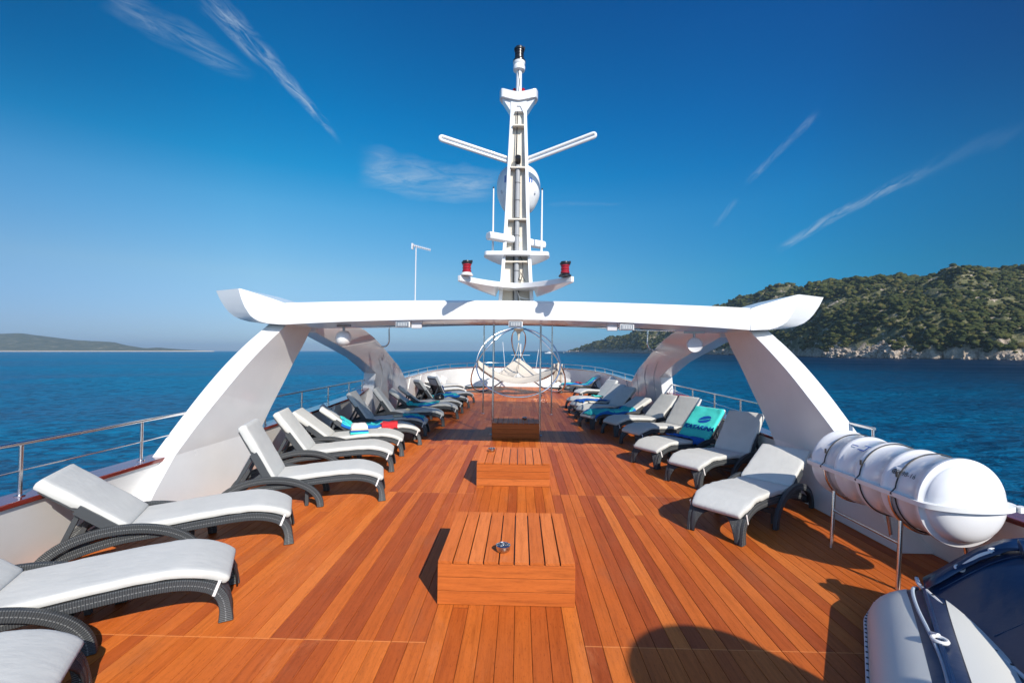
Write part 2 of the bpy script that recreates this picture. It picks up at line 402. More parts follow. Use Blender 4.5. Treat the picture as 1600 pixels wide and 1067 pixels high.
def bez(p, n=12):
    """smooth (Catmull-Rom) curve through points"""
    P = [Vector(q) for q in p]; out = []
    for i in range(len(P)-1):
        a, b, c, d = P[max(i-1, 0)], P[i], P[i+1], P[min(i+2, len(P)-1)]
        for k in range(n):
            t = k/n
            out.append(.5*((2*b)+(-a+c)*t+(2*a-5*b+4*c-d)*t*t+(-a+3*b-3*c+d)*t*t*t))
    out.append(P[-1]); return out
def lerp_tab(tab, x):
    xs = [t[0] for t in tab]; return float(np.interp(x, xs, [t[1] for t in tab]))

# ------------------------------------------------------------------ sea
def f_sea(t, p):
    g = t.add('ShaderNodeTexCoord').outputs['Object']
    h1 = t.noise(t.vmath('MULTIPLY', g, (1, 1.5, 1)), .22, 4, .6, .6)
    h2 = t.noise(t.vmath('MULTIPLY', g, (1, 1.25, 1)), .50, 6, .68, .9)
    h3 = t.noise(t.vmath('MULTIPLY', g, (1, 1.2, 1)), .035, 3, .5)
    h = t.math('ADD', t.math('MULTIPLY', h1, 1.8), t.math('ADD', t.math('MULTIPLY', h2, .9), t.math('MULTIPLY', h3, 3.0)))
    b = t.add('ShaderNodeBump', {'Strength': 1.0, 'Distance': .9, 'Height': h}); t.l.new(b.outputs[0], p.inputs['Normal'])
    big = t.noise(t.vmath('MULTIPLY', g, (1, 3.5, 1)), .004, 5, .6, .8)
    c = t.mix(t.smooth(big, .38, .64), (.0, .115, .255), (.0, .195, .36))
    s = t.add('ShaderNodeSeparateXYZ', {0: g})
    c = t.mix(t.smooth(s.outputs[0], -60, 240), c, (.0, .018, .052))      # base colour darkened to the right, standing in for dimmer sky reflection
    c = t.mix(t.math('MULTIPLY', t.smooth(h2, .56, .40), .8), c, t.mix(1.0, c, (.1, .28, .36), 'MULTIPLY'))  # ripple shading put into the colour: wave troughs darkened
    t.l.new(c, p.inputs['Base Color'])
    t.l.new(t.math('ADD', .30, t.math('MULTIPLY', t.smooth(big, .4, .6), .10)), p.inputs['Roughness'])
M['sea'] = mat('sea_water', (.001, .05, .12), .3, fn=f_sea, IOR=1.33, spec=.10)
mb = MB(); n = 64
rows = [[Vector((r*math.cos(2*PI*k/n), r*math.sin(2*PI*k/n), SEA)) for k in range(n)] for r in (.5, 30, 100, 400, 1500, 5000, 16000)]
mb.grid(rows, closed_v=True); mb.face(list(range(n)))
tag(mb.build('sea', M['sea'], smooth=False), kind='structure', ship=False)

# ------------------------------------------------------------------ islands
def f_rock(t, p):
    g = t.add('ShaderNodeTexCoord').outputs['Object']; s = t.add('ShaderNodeSeparateXYZ', {0: g})
    n1 = t.noise(t.vmath('MULTIPLY', g, (1, 1, 1.6)), .035, 7, .65, .6); n2 = t.noise(g, .16, 6, .7, .3)
    veg = t.mix(t.smooth(n2, .35, .65), (.075, .082, .024), (.16, .145, .062))
    rock = t.ramp(t.noise(t.vmath('MULTIPLY', g, (1, 1, .6)), .22, 7, .72, .8), [(.32, (.10, .075, .055)), (.46, (.34, .27, .20)), (.6, (.52, .43, .34)), (.8, (.62, .54, .45))])
    geo = t.add('ShaderNodeNewGeometry').outputs['Normal']
    steep = t.math('SUBTRACT', 1.0, t.add('ShaderNodeSeparateXYZ', {0: geo}).outputs[2])
    hz = t.math('SUBTRACT', s.outputs[2], SEA)
    low = t.math('SUBTRACT', 1.0, t.smooth(t.math('ADD', hz, t.math('MULTIPLY', n1, 34)), 22, 36))
    rk = t.math('MAXIMUM', low, t.smooth(t.math('ADD', t.math('MULTIPLY', n2, .5), t.math('MULTIPLY', n1, .6)), .585, .63))
    c = t.mix(rk, veg, rock)
    wet = t.math('SUBTRACT', 1.0, t.smooth(hz, .3, 1.3)); c = t.mix(wet, c, (.08, .06, .045))
    t.l.new(c, p.inputs['Base Color'])
    b = t.add('ShaderNodeBump', {'Strength': 1.0, 'Distance': 3.0, 'Height': t.noise(g, .25, 7, .7)}); t.l.new(b.outputs[0], p.inputs['Normal'])
M['rock'] = mat('limestone_and_scrub', (.3, .25, .2), .9, fn=f_rock)
def f_leaf(t, p):
    a = t.add('ShaderNodeAttribute', attribute_name='board').outputs['Fac']
    g = t.add('ShaderNodeTexCoord').outputs['Object']
    c = t.ramp(a, [(0, (.020, .032, .009)), (.4, (.040, .052, .012)), (.75, (.076, .080, .018)), (1, (.12, .100, .030))])
    c = t.mix(t.math('MULTIPLY', t.noise(g, .9, 3), .5), c, (.03, .04, .012))
    t.l.new(c, p.inputs['Base Color'])
    b = t.add('ShaderNodeBump', {'Strength': 1.0, 'Distance': .8, 'Height': t.noise(g, 1.3, 4, .7)}); t.l.new(b.outputs[0], p.inputs['Normal'])
M['leaf'] = mat('pine_foliage', (.04, .05, .015), .85, fn=f_leaf, spec=.15)

def to_world(xc, yc):
    v = Vector((xc, yc, 0)); v.rotate(Euler((0, 0, YAW))); return v.x, v.y
def ico(sub):
    bm = bmesh.new(); bmesh.ops.create_icosphere(bm, subdivisions=sub, radius=1)
    v = np.array([x.co[:] for x in bm.verts]); f = np.array([[q.index for q in x.verts] for x in bm.faces]); bm.free(); return v, f
def island(name, label, us, shore, crest, back, cliff, rough, nrow=60):
    """us: list of bearings (tangent units from the ship), shore/crest: depth tables, crest height table"""
    pts = []
    for u in us:
        row = []
        ds = lerp_tab(shore, u); dc, zc = lerp_tab(crest[0], u), lerp_tab(crest[1], u)
        for k in range(nrow):
            t = (k/(nrow-1))**1.7*1.45
            d = ds+(dc-ds)*t
            x, y = to_world(u*d, d)
            q = Vector((x, y, 0))
            if t <= 1: pr = math.sin(t*PI/2)**1.05
            else: pr = max(0, math.cos((t-1)/.45*PI/2))
            ch = cliff*(.35+1.5*max(0, .35+1.1*noise.noise(q*.011+Vector((3, 1, 0)))+.5*noise.noise(q*.05)))
            cl = ch*(min(1, t/.012)*.45+.55*min(1, max(0, t-.008)/.035)**.7)
            z = cl*min(1, zc/25)+(zc)*pr*.93
            am = rough*min(1, t*8)*min(1, zc/40)
            fade = 1-.65*max(0, 1-abs(t-1)/.25)
            z += am*fade*(11*noise.noise(q*.010)+6*noise.noise(q*.026)+3*noise.noise(q*.08)+1.5*noise.noise(q*.2))+rough*min(1, t*60)*(1.8*noise.noise(q*.11+Vector((5, 5, 0)))+1.2*abs(noise.noise(q*.3)))*min(1, zc/30)
            if t < .1: # broken shoreline
                wv = (1-t/.1)*min(1, ds/600); x += wv*(14*noise.noise(q*.02)+9*noise.noise(q*.06)+4*noise.noise(q*.2)); y += wv*(26*noise.noise(q*.018+Vector((9, 0, 0)))+12*noise.noise(q*.06+Vector((9, 0, 0)))+5*noise.noise(q*.2+Vector((9, 0, 0))))
            z = z if t > .004 else -3
            row.append(Vector((x, y, SEA+max(z, -3)*1.0)))
        pts.append(row)
    return pts
P = lambda px: (px-800)/FP
us = list(np.linspace(P(886), P(1300), 150))+list(np.linspace(P(1303), P(1720), 230))+list(np.linspace(P(1730), P(3000), 130))
shore = [(P(886), 3300), (P(930), 2500), (P(1000), 1700), (P(1100), 1180), (P(1200), 830), (P(1300), 625), (P(1400), 530), (P(1500), 480), (P(1600), 448), (P(2000), 380), (P(3000), 300)]
cd = [(P(886), 3400), (P(930), 2700), (P(1000), 2050), (P(1110), 1750), (P(1200), 1400), (P(1290), 1050), (P(1350), 930), (P(1450), 860), (P(1600), 790), (P(2000), 620), (P(3000), 500)]
cy = [(886, 548.5), (905, 545), (930, 535), (960, 528), (1000, 519), (1060, 500), (1110, 481), (1150, 466), (1200, 452), (1240, 447), (1300, 446), (1350, 437), (1400, 432), (1450, 433), (1500, 424), (1550, 418), (1600, 420), (1750, 440), (2200, 470), (3000, 500)]
cz = [(P(px), (548-y)/FP*lerp_tab(cd, P(px))*.94+9.1-3) for px, y in cy]
ip = island('island', '', us, shore, (cd, cz), 0, 13, 1.0, 130)
mb = MB(); mb.grid(ip)
tag(mb.build('hill', M['rock'], recalc=False), kind='structure', ship=False)
# the pine wood on it: one mass of crowns
iv, if_ = ico(2); nv = len(iv)
V = []; F = []; B = []; off = 0; cnt = 0
NU = len(us); NR = len(ip[0]); tries = 0
while cnt < 13500 and tries < 90000:
    tries += 1
    i = rng.random()**.85*(NU-60); k = ((rng.random()*1.08/1.45)**(1/1.7))*(NR-1); i0, k0 = int(i), int(k)
    if k0 < 3: continue
    a, b_ = ip[i0][k0], ip[min(i0+1, NU-1)][min(k0+1, NR-1)]
    c = a.lerp(b_, rng.random())
    m = noise.noise(Vector((c.x, c.y, 0))*.010)*.9+noise.noise(Vector((c.x, c.y, 7))*.03)*.9
    hh = c.z-SEA
    if hh < 5+11*rng.random(): continue
    dens = .95+m*1.25
    if k0 > NR*.70: dens += .1
    if hh > 60 and us[i0] > P(1440): dens -= .42       # open scrub near the top at the right
    if rng.random() > dens: continue
    dist = math.hypot(c.x, c.y)
    r = (1.6+3.0*rng.random()**1.4)*(1.0 if dist < 1000 else 1.5)*(.6+.5*min(1, max(0, dens)))
    tone = float(np.clip(rng.normal(.55, .24), 0, 1))
    for q in range(3 if r > 1.8 else 2):
        rr_ = r*(.45+.35*rng.random()) if q else r*.8
        jit = iv*(1+.42*(rng.random((nv, 1))-.5)*2)
        ang = rng.random()*6.28; ca, sa = math.cos(ang), math.sin(ang)
        vv = jit*np.array([rr_*(.8+.5*rng.random()), rr_*(.8+.5*rng.random()), rr_*(.55+.4*rng.random())])
        vv = np.stack([vv[:, 0]*ca-vv[:, 1]*sa, vv[:, 0]*sa+vv[:, 1]*ca, vv[:, 2]], 1)
        o_ = (rng.random(3)-.5)*np.array([1.7, 1.7, .8])*r if q else np.zeros(3)
        vv += np.array([c.x, c.y, c.z+r*.45])+o_
        V.append(vv); F.append(if_+off); B.append(np.full(len(if_), float(np.clip(tone+rng.normal(0, .12), 0, 1)))); off += nv
    cnt += 1
V = np.concatenate(V); F = np.concatenate(F); B = np.concatenate(B)
me = bpy.data.meshes.new('pine_wood'); me.vertices.add(len(V)); me.vertices.foreach_set('co', V.ravel())
me.loops.add(len(F)*3); me.loops.foreach_set('vertex_index', F.ravel().astype(np.int32))
me.polygons.add(len(F)); me.polygons.foreach_set('loop_start', np.arange(0, len(F)*3, 3, dtype=np.int32)); me.polygons.foreach_set('loop_total', np.full(len(F), 3, dtype=np.int32))
me.update(); at = me.attributes.new('board', 'FLOAT', 'FACE'); at.data.foreach_set('value', B.astype(np.float32)); me.materials.append(M['leaf'])
me.polygons.foreach_set('use_smooth', [True]*len(F))
o = bpy.data.objects.new('pine_wood', me); COL.objects.link(o)
WOOD = o
tag(o, 'dark green pine wood and scrub covering the rocky hillside across the water', 'forest', kind='stuff', ship=False)
# boulders and broken rock along the waterline
iv1, if1 = ico(1) if False else ico(2); V = []; F = []; off = 0
for q in range(5200):
    i0 = int(rng.random()**.9*(NU-70)); k = int(rng.random()**1.5*NR*.17); a, b_ = ip[i0][k], ip[i0+1][k+1]; c = a.lerp(b_, rng.random())
    if c.z < SEA-.8 or c.z > SEA+26*max(0, noise.noise(Vector((c.x, c.y, 0))*.015)+.45): continue
    r = (.5+2.4*rng.random()**2.2)*(1 if math.hypot(c.x, c.y) < 900 else 1.6)
    vv = np.sign(iv1)*np.abs(iv1)**.7*(1+.5*(rng.random((len(iv1), 1))-.5)*2)*np.array([r*(.7+.8*rng.random()), r*(.7+.8*rng.random()), r*(.6+.8*rng.random())])
    V.append(vv+np.array([c.x, c.y, c.z])); F.append(if1+off); off += len(iv1)
V = np.concatenate(V); F = np.concatenate(F); me = bpy.data.meshes.new('shore_rocks'); me.from_pydata(V.tolist(), [], F.tolist())
def f_boulder(t, p):
    g = t.add('ShaderNodeTexCoord').outputs['Object']
    t.l.new(t.ramp(t.noise(g, .5, 6, .7), [(.3, (.20, .15, .11)), (.5, (.38, .31, .245)), (.75, (.54, .455, .375))]), p.inputs['Base Color'])
me.materials.append(mat('pale_limestone', (.5, .42, .34), .9, fn=f_boulder)); o = bpy.data.objects.new('shore_rocks', me); COL.objects.link(o)
tag(o, 'pale broken limestone rocks along the foot of the wooded hill', 'rocks', kind='stuff', ship=False)
# far island, left
us2 = list(np.linspace(P(-700), P(335), 160))
sh2 = [(P(-700), 3600), (P(0), 4300), (P(335), 5200)]; cd2 = [(P(-700), 4600), (P(0), 5200), (P(335), 5400)]
cy2 = [(-700, 500), (-300, 510), (0, 521.5), (32, 521), (65, 525), (114, 531), (146, 533), (179, 535), (195, 539), (227, 544.5), (247, 543), (276, 545.5), (335, 548.6)]
cz2 = [(P(px), (548-y)/FP*lerp_tab(cd2, P(px))+10) for px, y in cy2]
def island2():
    pts = []
    for u in us2:
        ds, dc, zc = lerp_tab(sh2, u), lerp_tab(cd2, u), lerp_tab(cz2, u); row = []
        for k in range(40):
            t = k/39*1.4; d = ds+(dc-ds)*t; x, y = to_world(u*d, d); q = Vector((x, y, 0))
            pr = math.sin(min(1, t)*PI/2)**1.3 if t < 1 else max(0, math.cos((t-1)/.4*PI/2))
            z = min(1, t/.03)*min(zc, 9)+pr*(zc-9 if zc > 9 else 0)+min(1, t*3)*min(1, zc/60)*(14*noise.noise(q*.004)+5*noise.noise(q*.012))*(1-.7*max(0, 1-abs(t-1)/.3))
            row.append(Vector((x, y, SEA+(z if t > 0 else -5))))
        pts.append(row)
    return pts
def f_far(t, p):
    g = t.add('ShaderNodeTexCoord').outputs['Object']; s = t.add('ShaderNodeSeparateXYZ', {0: g})
    n = t.noise(g, .012, 7, .7, .5)
    c = t.ramp(n, [(.35, (.035, .045, .018)), (.55, (.075, .08, .035)), (.72, (.20, .18, .12))])
    hz = t.math('SUBTRACT', s.outputs[2], SEA); c = t.mix(t.math('SUBTRACT', 1.0, t.smooth(hz, 7, 14)), c, (.42, .36, .29))
    t.l.new(c, p.inputs['Base Color'])
    b = t.add('ShaderNodeBump', {'Strength': 1.0, 'Distance': 8.0, 'Height': t.noise(g, .03, 6, .7)}); t.l.new(b.outputs[0], p.inputs['Normal'])
mb = MB(); mb.grid(island2()); tag(mb.build('distant_hill', mat('far_scrub', (.1, .1, .05), .9, fn=f_far), recalc=False), kind='structure', ship=False)

# haze: the air between the ship and the far land
HZ = mat('sea_haze', (1, 1, 1)); t = NT(HZ.node_tree); t.n.clear()
pv = t.add('ShaderNodeVolumePrincipled', {'Color': (.60, .80, 1.0, 1), 'Density': 7e-5, 'Anisotropy': .2})
t.add('ShaderNodeOutputMaterial', {'Volume': pv.outputs[0]})
mb = MB(); mb.box((0, 0, (SEA-1+240)/2), (33000, 33000, 240-(SEA-1)))
HAZE = mb.build('haze', HZ, smooth=False); tag(HAZE, 'thin blue haze lying over the sea', 'haze', kind='stuff', ship=False)

# ------------------------------------------------------------------ far yachts
def yacht(name, px, d, L, hd, label, sail=False):
    x, y = to_world(P(px)*d, d)
    r = thing(name, label, 'boat', (x, y, SEA), hd, 'boats far off on the sea', ship=False)
    h = MB(); st = []
    for i in range(13):
        s = i/12; wv = L*.13*math.sin(min(1, s*1.25+.12)*PI*.5)*(1 if s < .5 else math.cos((s-.5)*PI)**.6 if s < 1 else 0)
        top = L*.10+L*.05*s*s
        st.append([Vector((-L/2+L*s, -wv, top)), Vector((-L/2+L*s*.97, -wv*.75, -.3)), Vector((-L/2+L*s*.97, wv*.75, -.3)), Vector((-L/2+L*s, wv, top))])
    h.grid(st, closed_v=True); h.build('hull', M['plastic'], r)
    c = MB(); c.prism([(-L*.40, L*.10), (L*.22, L*.11), (L*.10, L*.185), (-L*.36, L*.185)], 'y', -L*.09, L*.09); c.build('cabin', M['plastic'], r, bevel=.1)
    c = MB(); c.prism([(-L*.26, L*.186), (L*.06, L*.186), (0, L*.25), (-L*.24, L*.25)], 'y', -L*.07, L*.07); c.build('upper_deck', M['plastic'], r, bevel=.1)
    c = MB(); c.box((-L*.1, 0, L*.145), (L*.36, L*.186, L*.028)); c.build('window', M['black'], r)
    c = MB(); c.tube([(-L*.1, 0, L*.25), (-L*.1, 0, L*(.36 if not sail else .8))], L*.006, 6); c.build('mast', M['plastic'], r)
yacht('yacht', 857, 1500, 26, R(170), 'white motor yacht far off to the right of the hammock frame, largest of the three')
yacht('yacht', 843.5, 1700, 17, R(100), 'small white boat far off just left of the largest yacht')
yacht('yacht', 881, 2100, 12, R(60), 'tiny pale sailing boat near the tip of the wooded headland', True)

# ------------------------------------------------------------------ the ship: deck, bulwark, rails
CX = -.11
def outline(hw, bow, y0=-3.2, n=40, ys=19.0):
    """plan of the ship's side from port aft round the bow to starboard aft"""
    L = [(CX-hw, y) for y in np.linspace(y0, ys, 45)]
    for k in range(1, n):
        a = PI*k/n
        L.append((CX-hw*math.copysign(abs(math.cos(a))**.66, math.cos(a)), ys+bow*abs(math.sin(a))**.66))
    L += [(CX+hw, y) for y in np.linspace(ys, y0, 45)]
    return L
BOW = 8.1
capz = lambda y: float(np.interp(y, [-4, 8, 10.5, 12.6, 13.4, 19, 24, 28], [.705, .705, .76, .83, .99, 1.01, 1.08, 1.14]))
railz = lambda y: float(np.interp(y, [-4, 17, 21, 28], [1.205, 1.19, 1.22, 1.39]))
BWD = .1265; mb = MB()
def ymx(x): return 18.98+BOW*max(0.0, 1-(abs(x-CX)/4.5)**(1/.66))**.66
nb = int(4.5/BWD)+1
for k in range(-nb, nb+1):          # every board with its eased edges and the open seam beside it
    c = CX+k*BWD; x0, x1 = max(CX-4.5, c-BWD/2), min(CX+4.5, c+BWD/2)
    if x1-x0 < .03: continue
    xs = [(x0+.0016, -.008), (x0+.0016, -.0022), (x0+.0042, 0), (x1-.0042, 0), (x1-.0016, -.0022), (x1-.0016, -.008)]
    mb.grid([[Vector((x, -3.2, z)), Vector((x, ymx(x), z))] for x, z in xs])
mb.box((CX, 7, -.0085), (9.0, 20.4, .001)); mb.box((CX, 20.5, -.0085), (8.2, 6.6, .001))
dk = mb.build('deck', M['deck'], smooth=False, recalc=False); tag(dk, kind='structure')
hull = thing('ship_hull', 'white hull and bulwark of the ship under a varnished mahogany cap rail', 'hull', (CX, 0, -.02))
hl = (-CX, 0, .02)
inn, outr = outline(4.5, BOW), outline(4.68, BOW+.18)
mb = MB(); rows = [[Vector((x, y, -.02)) for x, y in inn], [Vector((CX+(x-CX)*.963, y*1.0 if y < 19 else 19+(y-19)*.985, capz(y)-.03)) for x, y in inn], [Vector((CX+(x-CX)*.97, y, capz(Y_[1])-.03)) for (x, y), Y_ in zip(outr, inn)], [Vector((x, y, -.5)) for x, y in outr]]
mb.grid(rows); BW = mb.build('bulwark', M['wall'], hull, loc=hl, angle=50)
ci, co = outline(4.31, BOW-.16), outline(4.60, BOW+.14)
mb = MB(); zc_ = [capz(y) for x, y in ci]
mb.grid([[Vector((x, y, z-.03)) for (x, y), z in zip(ci, zc_)], [Vector((x, y, z+.018)) for (x, y), z in zip(ci, zc_)], [Vector((x, y, z+.018)) for (x, y), z in zip(co, zc_)], [Vector((x, y, z-.03)) for (x, y), z in zip(co, zc_)]], closed_u=True)
mb.build('cap_rail', M['cap'], hull, loc=hl, bevel=.01, angle=50)
h2 = outline(4.1, BOW-1.2)
mb = MB(); mb.grid([[Vector((x, y, -.5)) for x, y in outr], [Vector((x*.98, y, -3)) for x, y in outr], [Vector((x, y, SEA-.8)) for x, y in h2]])
mb.build('hull_side', M['wall'], hull, loc=hl)
# gussets standing inside the bulwark
gs = [(s, y) for y in [9.2, 10.8, 12.3, 18.2, 20.2, 22.0] for s in (-1, 1)]
for s, y in gs:
    z = capz(y)-.035; x0 = CX+s*4.49; x1 = CX+s*4.30
    mb = MB(); b = 0
    for yy in (y-.01, y+.01): mb.v += [(x0, yy, 0), (x0, yy, z), (x1, yy, z), (x0-s*.03, yy, .05)]
    mb.face([b, b+1, b+2, b+3]); mb.face([b+7, b+6, b+5, b+4])
    for i in range(4): j = (i+1) % 4; mb.face([b+i, b+4+i, b+4+j, b+j])
    mb.build('stiffener', M['wall'], BW)
# white lockers round the inside of the bow
mb = MB()
mb.prism([(-3.6, 26.25), (-2.4, 26.9), (2.2, 26.9), (3.4, 26.25), (3.3, 25.9), (2.3, 26.35), (-2.5, 26.35), (-3.5, 25.9)], 'z', .005, .50)
o = mb.build('bow_locker', M['wall'], smooth=False, bevel=.02); tag(o, 'low white locker built across the inside of the bow', 'locker')
for s, yy in ((-1, 22.6), (-1, 24.2), (1, 23.6)):
    mb = MB(); mb.prism([(0, 0), (.62, 0), (.62, .50), (.35, .86), (0, .9)], 'y', -.35, .35)
    o = mb.build('vent_housing', M['wall'], smooth=False, bevel=.02)
    o.location = (CX+s*4.44, yy, .003); o.rotation_euler = (0, 0, PI if s > 0 else 0)
    tag(o, {22.6: 'white vent housing against the left bulwark, the nearer of two', 24.2: 'white vent housing against the left bulwark, the one nearer the bow', 23.6: 'white vent housing against the right bulwark near the bow'}[yy], 'vent housing', 'vent housings inside the bow bulwark')

def rail_run(label, pts, posts, endcap=None, mid=True, name='railing'):
    r = thing(name, label, 'railing', (pts[0][0], pts[0][1], capz(pts[0][1])), group='stainless steel railings on the bulwark')
    ox = Vector(r.location)
    P3 = [Vector((x, y, railz(y)))-ox for x, y in pts]
    if endcap: P3 = P3+[P3[-1]+Vector(e) for e in endcap]
    MB().tube(P3, .021, 10).build('top_rail', M['steel'], r)
    if mid:
        MB().tube([Vector((x, y, (railz(y)*.5+capz(y)*.5)))-ox for x, y in pts], .009, 8).build('lower_rail', M['steel'], r)
    for x, y in posts:
        m = MB(); m.tube([Vector((x, y, capz(y)+.012))-ox, Vector((x, y, railz(y)-.005))-ox], .018, 10)
        po = m.build('post', M['steel'], r)
        m = MB(); m.lathe([(.015, 0), (.04, 0), (.04, .008), (.019, .014)], Vector((x, y, capz(y)+.019))-ox, 12); m.build('foot_plate', M['steel'], po)
XL, XR = CX-4.45, CX+4.45
rail_run('long railing along the left bulwark nearest the viewer', [(XL, y) for y in np.linspace(-3, 6.3, 20)], [(XL, y) for y in (-2.5, -1.2, .1, 1.4, 2.75, 4.08, 5.4)])
rail_run('railing on the left bulwark inside the opening of the arch', [(XL, y) for y in np.linspace(7.3, 13.25, 14)], [(XL, y) for y in (8.05, 9.4, 10.7, 12.0, 13.0)])
bo = [p for p in outline(4.45, BOW, n=60) if p[1] > 16.6]
pp = []; acc = 0
for a, b_ in zip(bo, bo[1:]):
    acc += math.hypot(a[0]-b_[0], a[1]-b_[1])
    if acc > 1.3: pp.append(b_); acc = 0
rail_run('railing curving round the bow above the white bulwark', bo, pp, mid=False)
rail_run('railing on the right bulwark inside the opening of the arch', [(XR, y) for y in np.linspace(13.25, 6.9, 14)], [(XR, y) for y in (12.9, 11.6, 10.3, 9.1, 7.95)])
ye = 5.7
rail_run('short end of railing on the right bulwark behind the life raft', [(XR, 6.75), (XR, ye)], [(XR, ye+.02)], mid=False)

# ------------------------------------------------------------------ roof arch
arch = thing('roof_arch', 'white painted arch spanning the deck with upswept ends and slanting legs', 'arch', (CX, 7.3, 0))
al = Vector((-CX, -7.3, 0))
def leg_mesh(s, rows, name, m):
    """rows: (z, y_aft, y_fwd, inner half width, outer half width)"""
    mb = MB(); R_ = []
    for z, ya, yf, wi, wo in rows:
        R_.append([Vector((CX+s*wi, ya, z)), Vector((CX+s*wi, yf, z)), Vector((CX+s*wo, yf, z)), Vector((CX+s*wo, ya, z))])
    b = mb.grid(R_, closed_v=True); mb.face([b, b+1, b+2, b+3]); e = b+4*(len(R_)-1); mb.face([e+3, e+2, e+1, e])
    return mb.build(name, m, arch, bevel=.018 if name != 'leg' else .008, angle=25 if name != 'leg' else 5, loc=al)
for s in (-1, 1):
    lo_ = [(0.002, 4.95, 7.0, 4.13, 4.5), (.40, 5.28, 7.2, 4.17, 4.52), (.74, 5.62, 7.5, 4.205, 4.48)]
    hi_ = [(.74, 5.62, 7.5, 4.205, 4.48), (1.1, 6.00, 7.76, 4.17, 4.46), (1.5, 6.42, 8.02, 4.10, 4.42), (1.85, 6.80, 8.22, 4.03, 4.36), (2.15, 7.13, 8.36, 3.94, 4.27), (2.35, 7.38, 8.43, 3.88, 4.2), (2.52, 7.60, 8.47, 3.82, 4.14)]
    col_ = [bez([(r_[c], r_[0], 0) for r_ in hi_], 4) for c in (1, 2, 3, 4)]
    rows = lo_+[(col_[0][k].y, col_[0][k].x, col_[1][k].x, col_[2][k].x, col_[3][k].x) for k in range(1, len(col_[0]))]
    leg_mesh(s, rows, 'leg', M['paint'])
    # forward leg: a swept fin
    rows = [(.002, 13.2, 17.35, 4.2, 4.5), (.8, 13.2, 17.1, 4.2, 4.5), (1.05, 13.2, 16.75, 4.16, 4.5), (1.40, 13.15, 15.9, 4.1, 4.45), (1.62, 12.4, 15.2, 4.05, 4.4), (1.88, 11.4, 14.2, 3.98, 4.32), (2.10, 10.3, 13.4, 3.92, 4.26), (2.28, 9.3, 12.7, 3.88, 4.2), (2.40, 8.6, 12.1, 3.82, 4.14), (2.56, 8.52, 11.2, 3.76, 4.08), (2.70, 8.52, 10.0, 3.74, 4.05)]
    leg_mesh(s, rows, 'forward_leg', M['gloss'])
    # ridge lines on the forward fin
    for q in range(3):
        m = MB(); y0 = 13.9+q*1.0
        m.tube(bez([(CX+s*4.195, y0, .1), (CX+s*4.19, y0, .8), (CX+s*4.09, y0-.15, 1.38), (CX+s*3.99, y0-.9, 1.85-.12*q)], 5), .006, 6)
        m.build('seam', M['greyplastic'], arch, loc=al)
    zq = 2.02; m = MB(); m.tube([(CX+s*3.992, 7.05, zq), (CX+s*3.992, 8.26, zq)], .0035, 5); m.build('seam', M['greyplastic'], arch, loc=al)
# beam: arched in elevation
def zb(x): return 2.60-.125*(abs(x-CX)/3.75)**2
def zt(x): return 2.905-.075*(abs(x-CX)/3.75)**2
mb = MB(); R_ = []
for x in np.linspace(CX-3.75, CX+3.75, 31):
    R_.append([Vector((x, 7.3, zb(x))), Vector((x, 7.28, zt(x)-.04)), Vector((x, 7.33, zt(x))), Vector((x, 8.45, zt(x)-.03)), Vector((x, 8.5, zt(x)-.08)), Vector((x, 8.5, zb(x)-.01)), Vector((x, 8.4, zb(x)))])
b = mb.grid(R_, closed_v=True); mb.face(list(range(b, b+7))); e = b+30*7; mb.face(list(range(e, e+7))[::-1])
mb.build('cross_beam', M['paint'], arch, angle=30, loc=al)
for s in (-1, 1):
    # upswept end: horizontal slices from the rounded bottom to the sloping top
    A = []
    for z in [2.475, 2.49, 2.52, 2.56, 2.61, 2.68, 2.76, 2.82, 2.88, 2.94, 2.99, 3.045]:
        xa = np.interp(z, [2.475, 2.49, 2.52, 2.56, 2.61, 2.76, 2.9, 3.075], [3.80, 4.00, 4.13, 4.21, 4.28, 4.38, 4.44, 4.49])
        xb = np.interp(z, [2.475, 2.49, 2.52, 2.56, 2.61, 2.68, 2.76, 2.9, 3.075], [3.82, 4.13, 4.38, 4.56, 4.69, 4.80, 4.88, 4.99, 5.09])
        xi = 3.74 if z <= 2.83 else 3.74+(z-2.83)/.215*.72
        yb = 7.25+.36*(xb-xa)/.64
        A.append([Vector((CX+s*xi, 7.29, z)), Vector((CX+s*xa, 7.25, z)), Vector((CX+s*xb, yb, z)), Vector((CX+s*xb, max(yb+.2, 7.97), z)), Vector((CX+s*max(4.3, xi+.02), 8.30, z)), Vector((CX+s*xi, 8.5-.1*(xi-3.74), z))])
    mb = MB(); b = mb.grid(A, closed_v=True); mb.face([b+k for k in range(6)]); e = b+6*(len(A)-1); mb.face([e+5-k for k in range(6)])
    mb.build('upswept_end', M['paint'], arch, angle=28, loc=al)

# sun shade stretched forward of the beam
sh = thing('awning', 'dark mesh sun shade stretched on a steel frame forward of the white arch', 'awning', (CX, 8.6, 2.6))
slc = Vector((-CX, -8.6, -2.6))
R_ = []
def shz(x, y): return (zb(x)+.015)*(1-(y-8.55)/6.5)+(2.955-.10*(abs(x-CX)/3.4)**2)*((y-8.55)/6.5)
for y in np.linspace(8.55, 15.05, 14):
    R_.append([Vector((x, y, shz(x, y)+.012*math.sin(y*5)*math.cos(x*3))) for x in np.linspace(CX-3.6, CX+3.6, 24)])
m = MB(); m.grid(R_); m.build('mesh_cloth', M['shade'], sh, loc=slc)
m = MB()
ex = CX-3.64, CX+3.64
m.tube([(ex[0], 8.55, shz(ex[0], 8.55)), (ex[0], 15.1, shz(ex[0], 15.05)), ], .02, 8)
m.tube([(ex[1], 8.55, shz(ex[1], 8.55)), (ex[1], 15.1, shz(ex[1], 15.05)), ], .02, 8)
m.build('side_tube', M['steel'], sh, loc=slc)
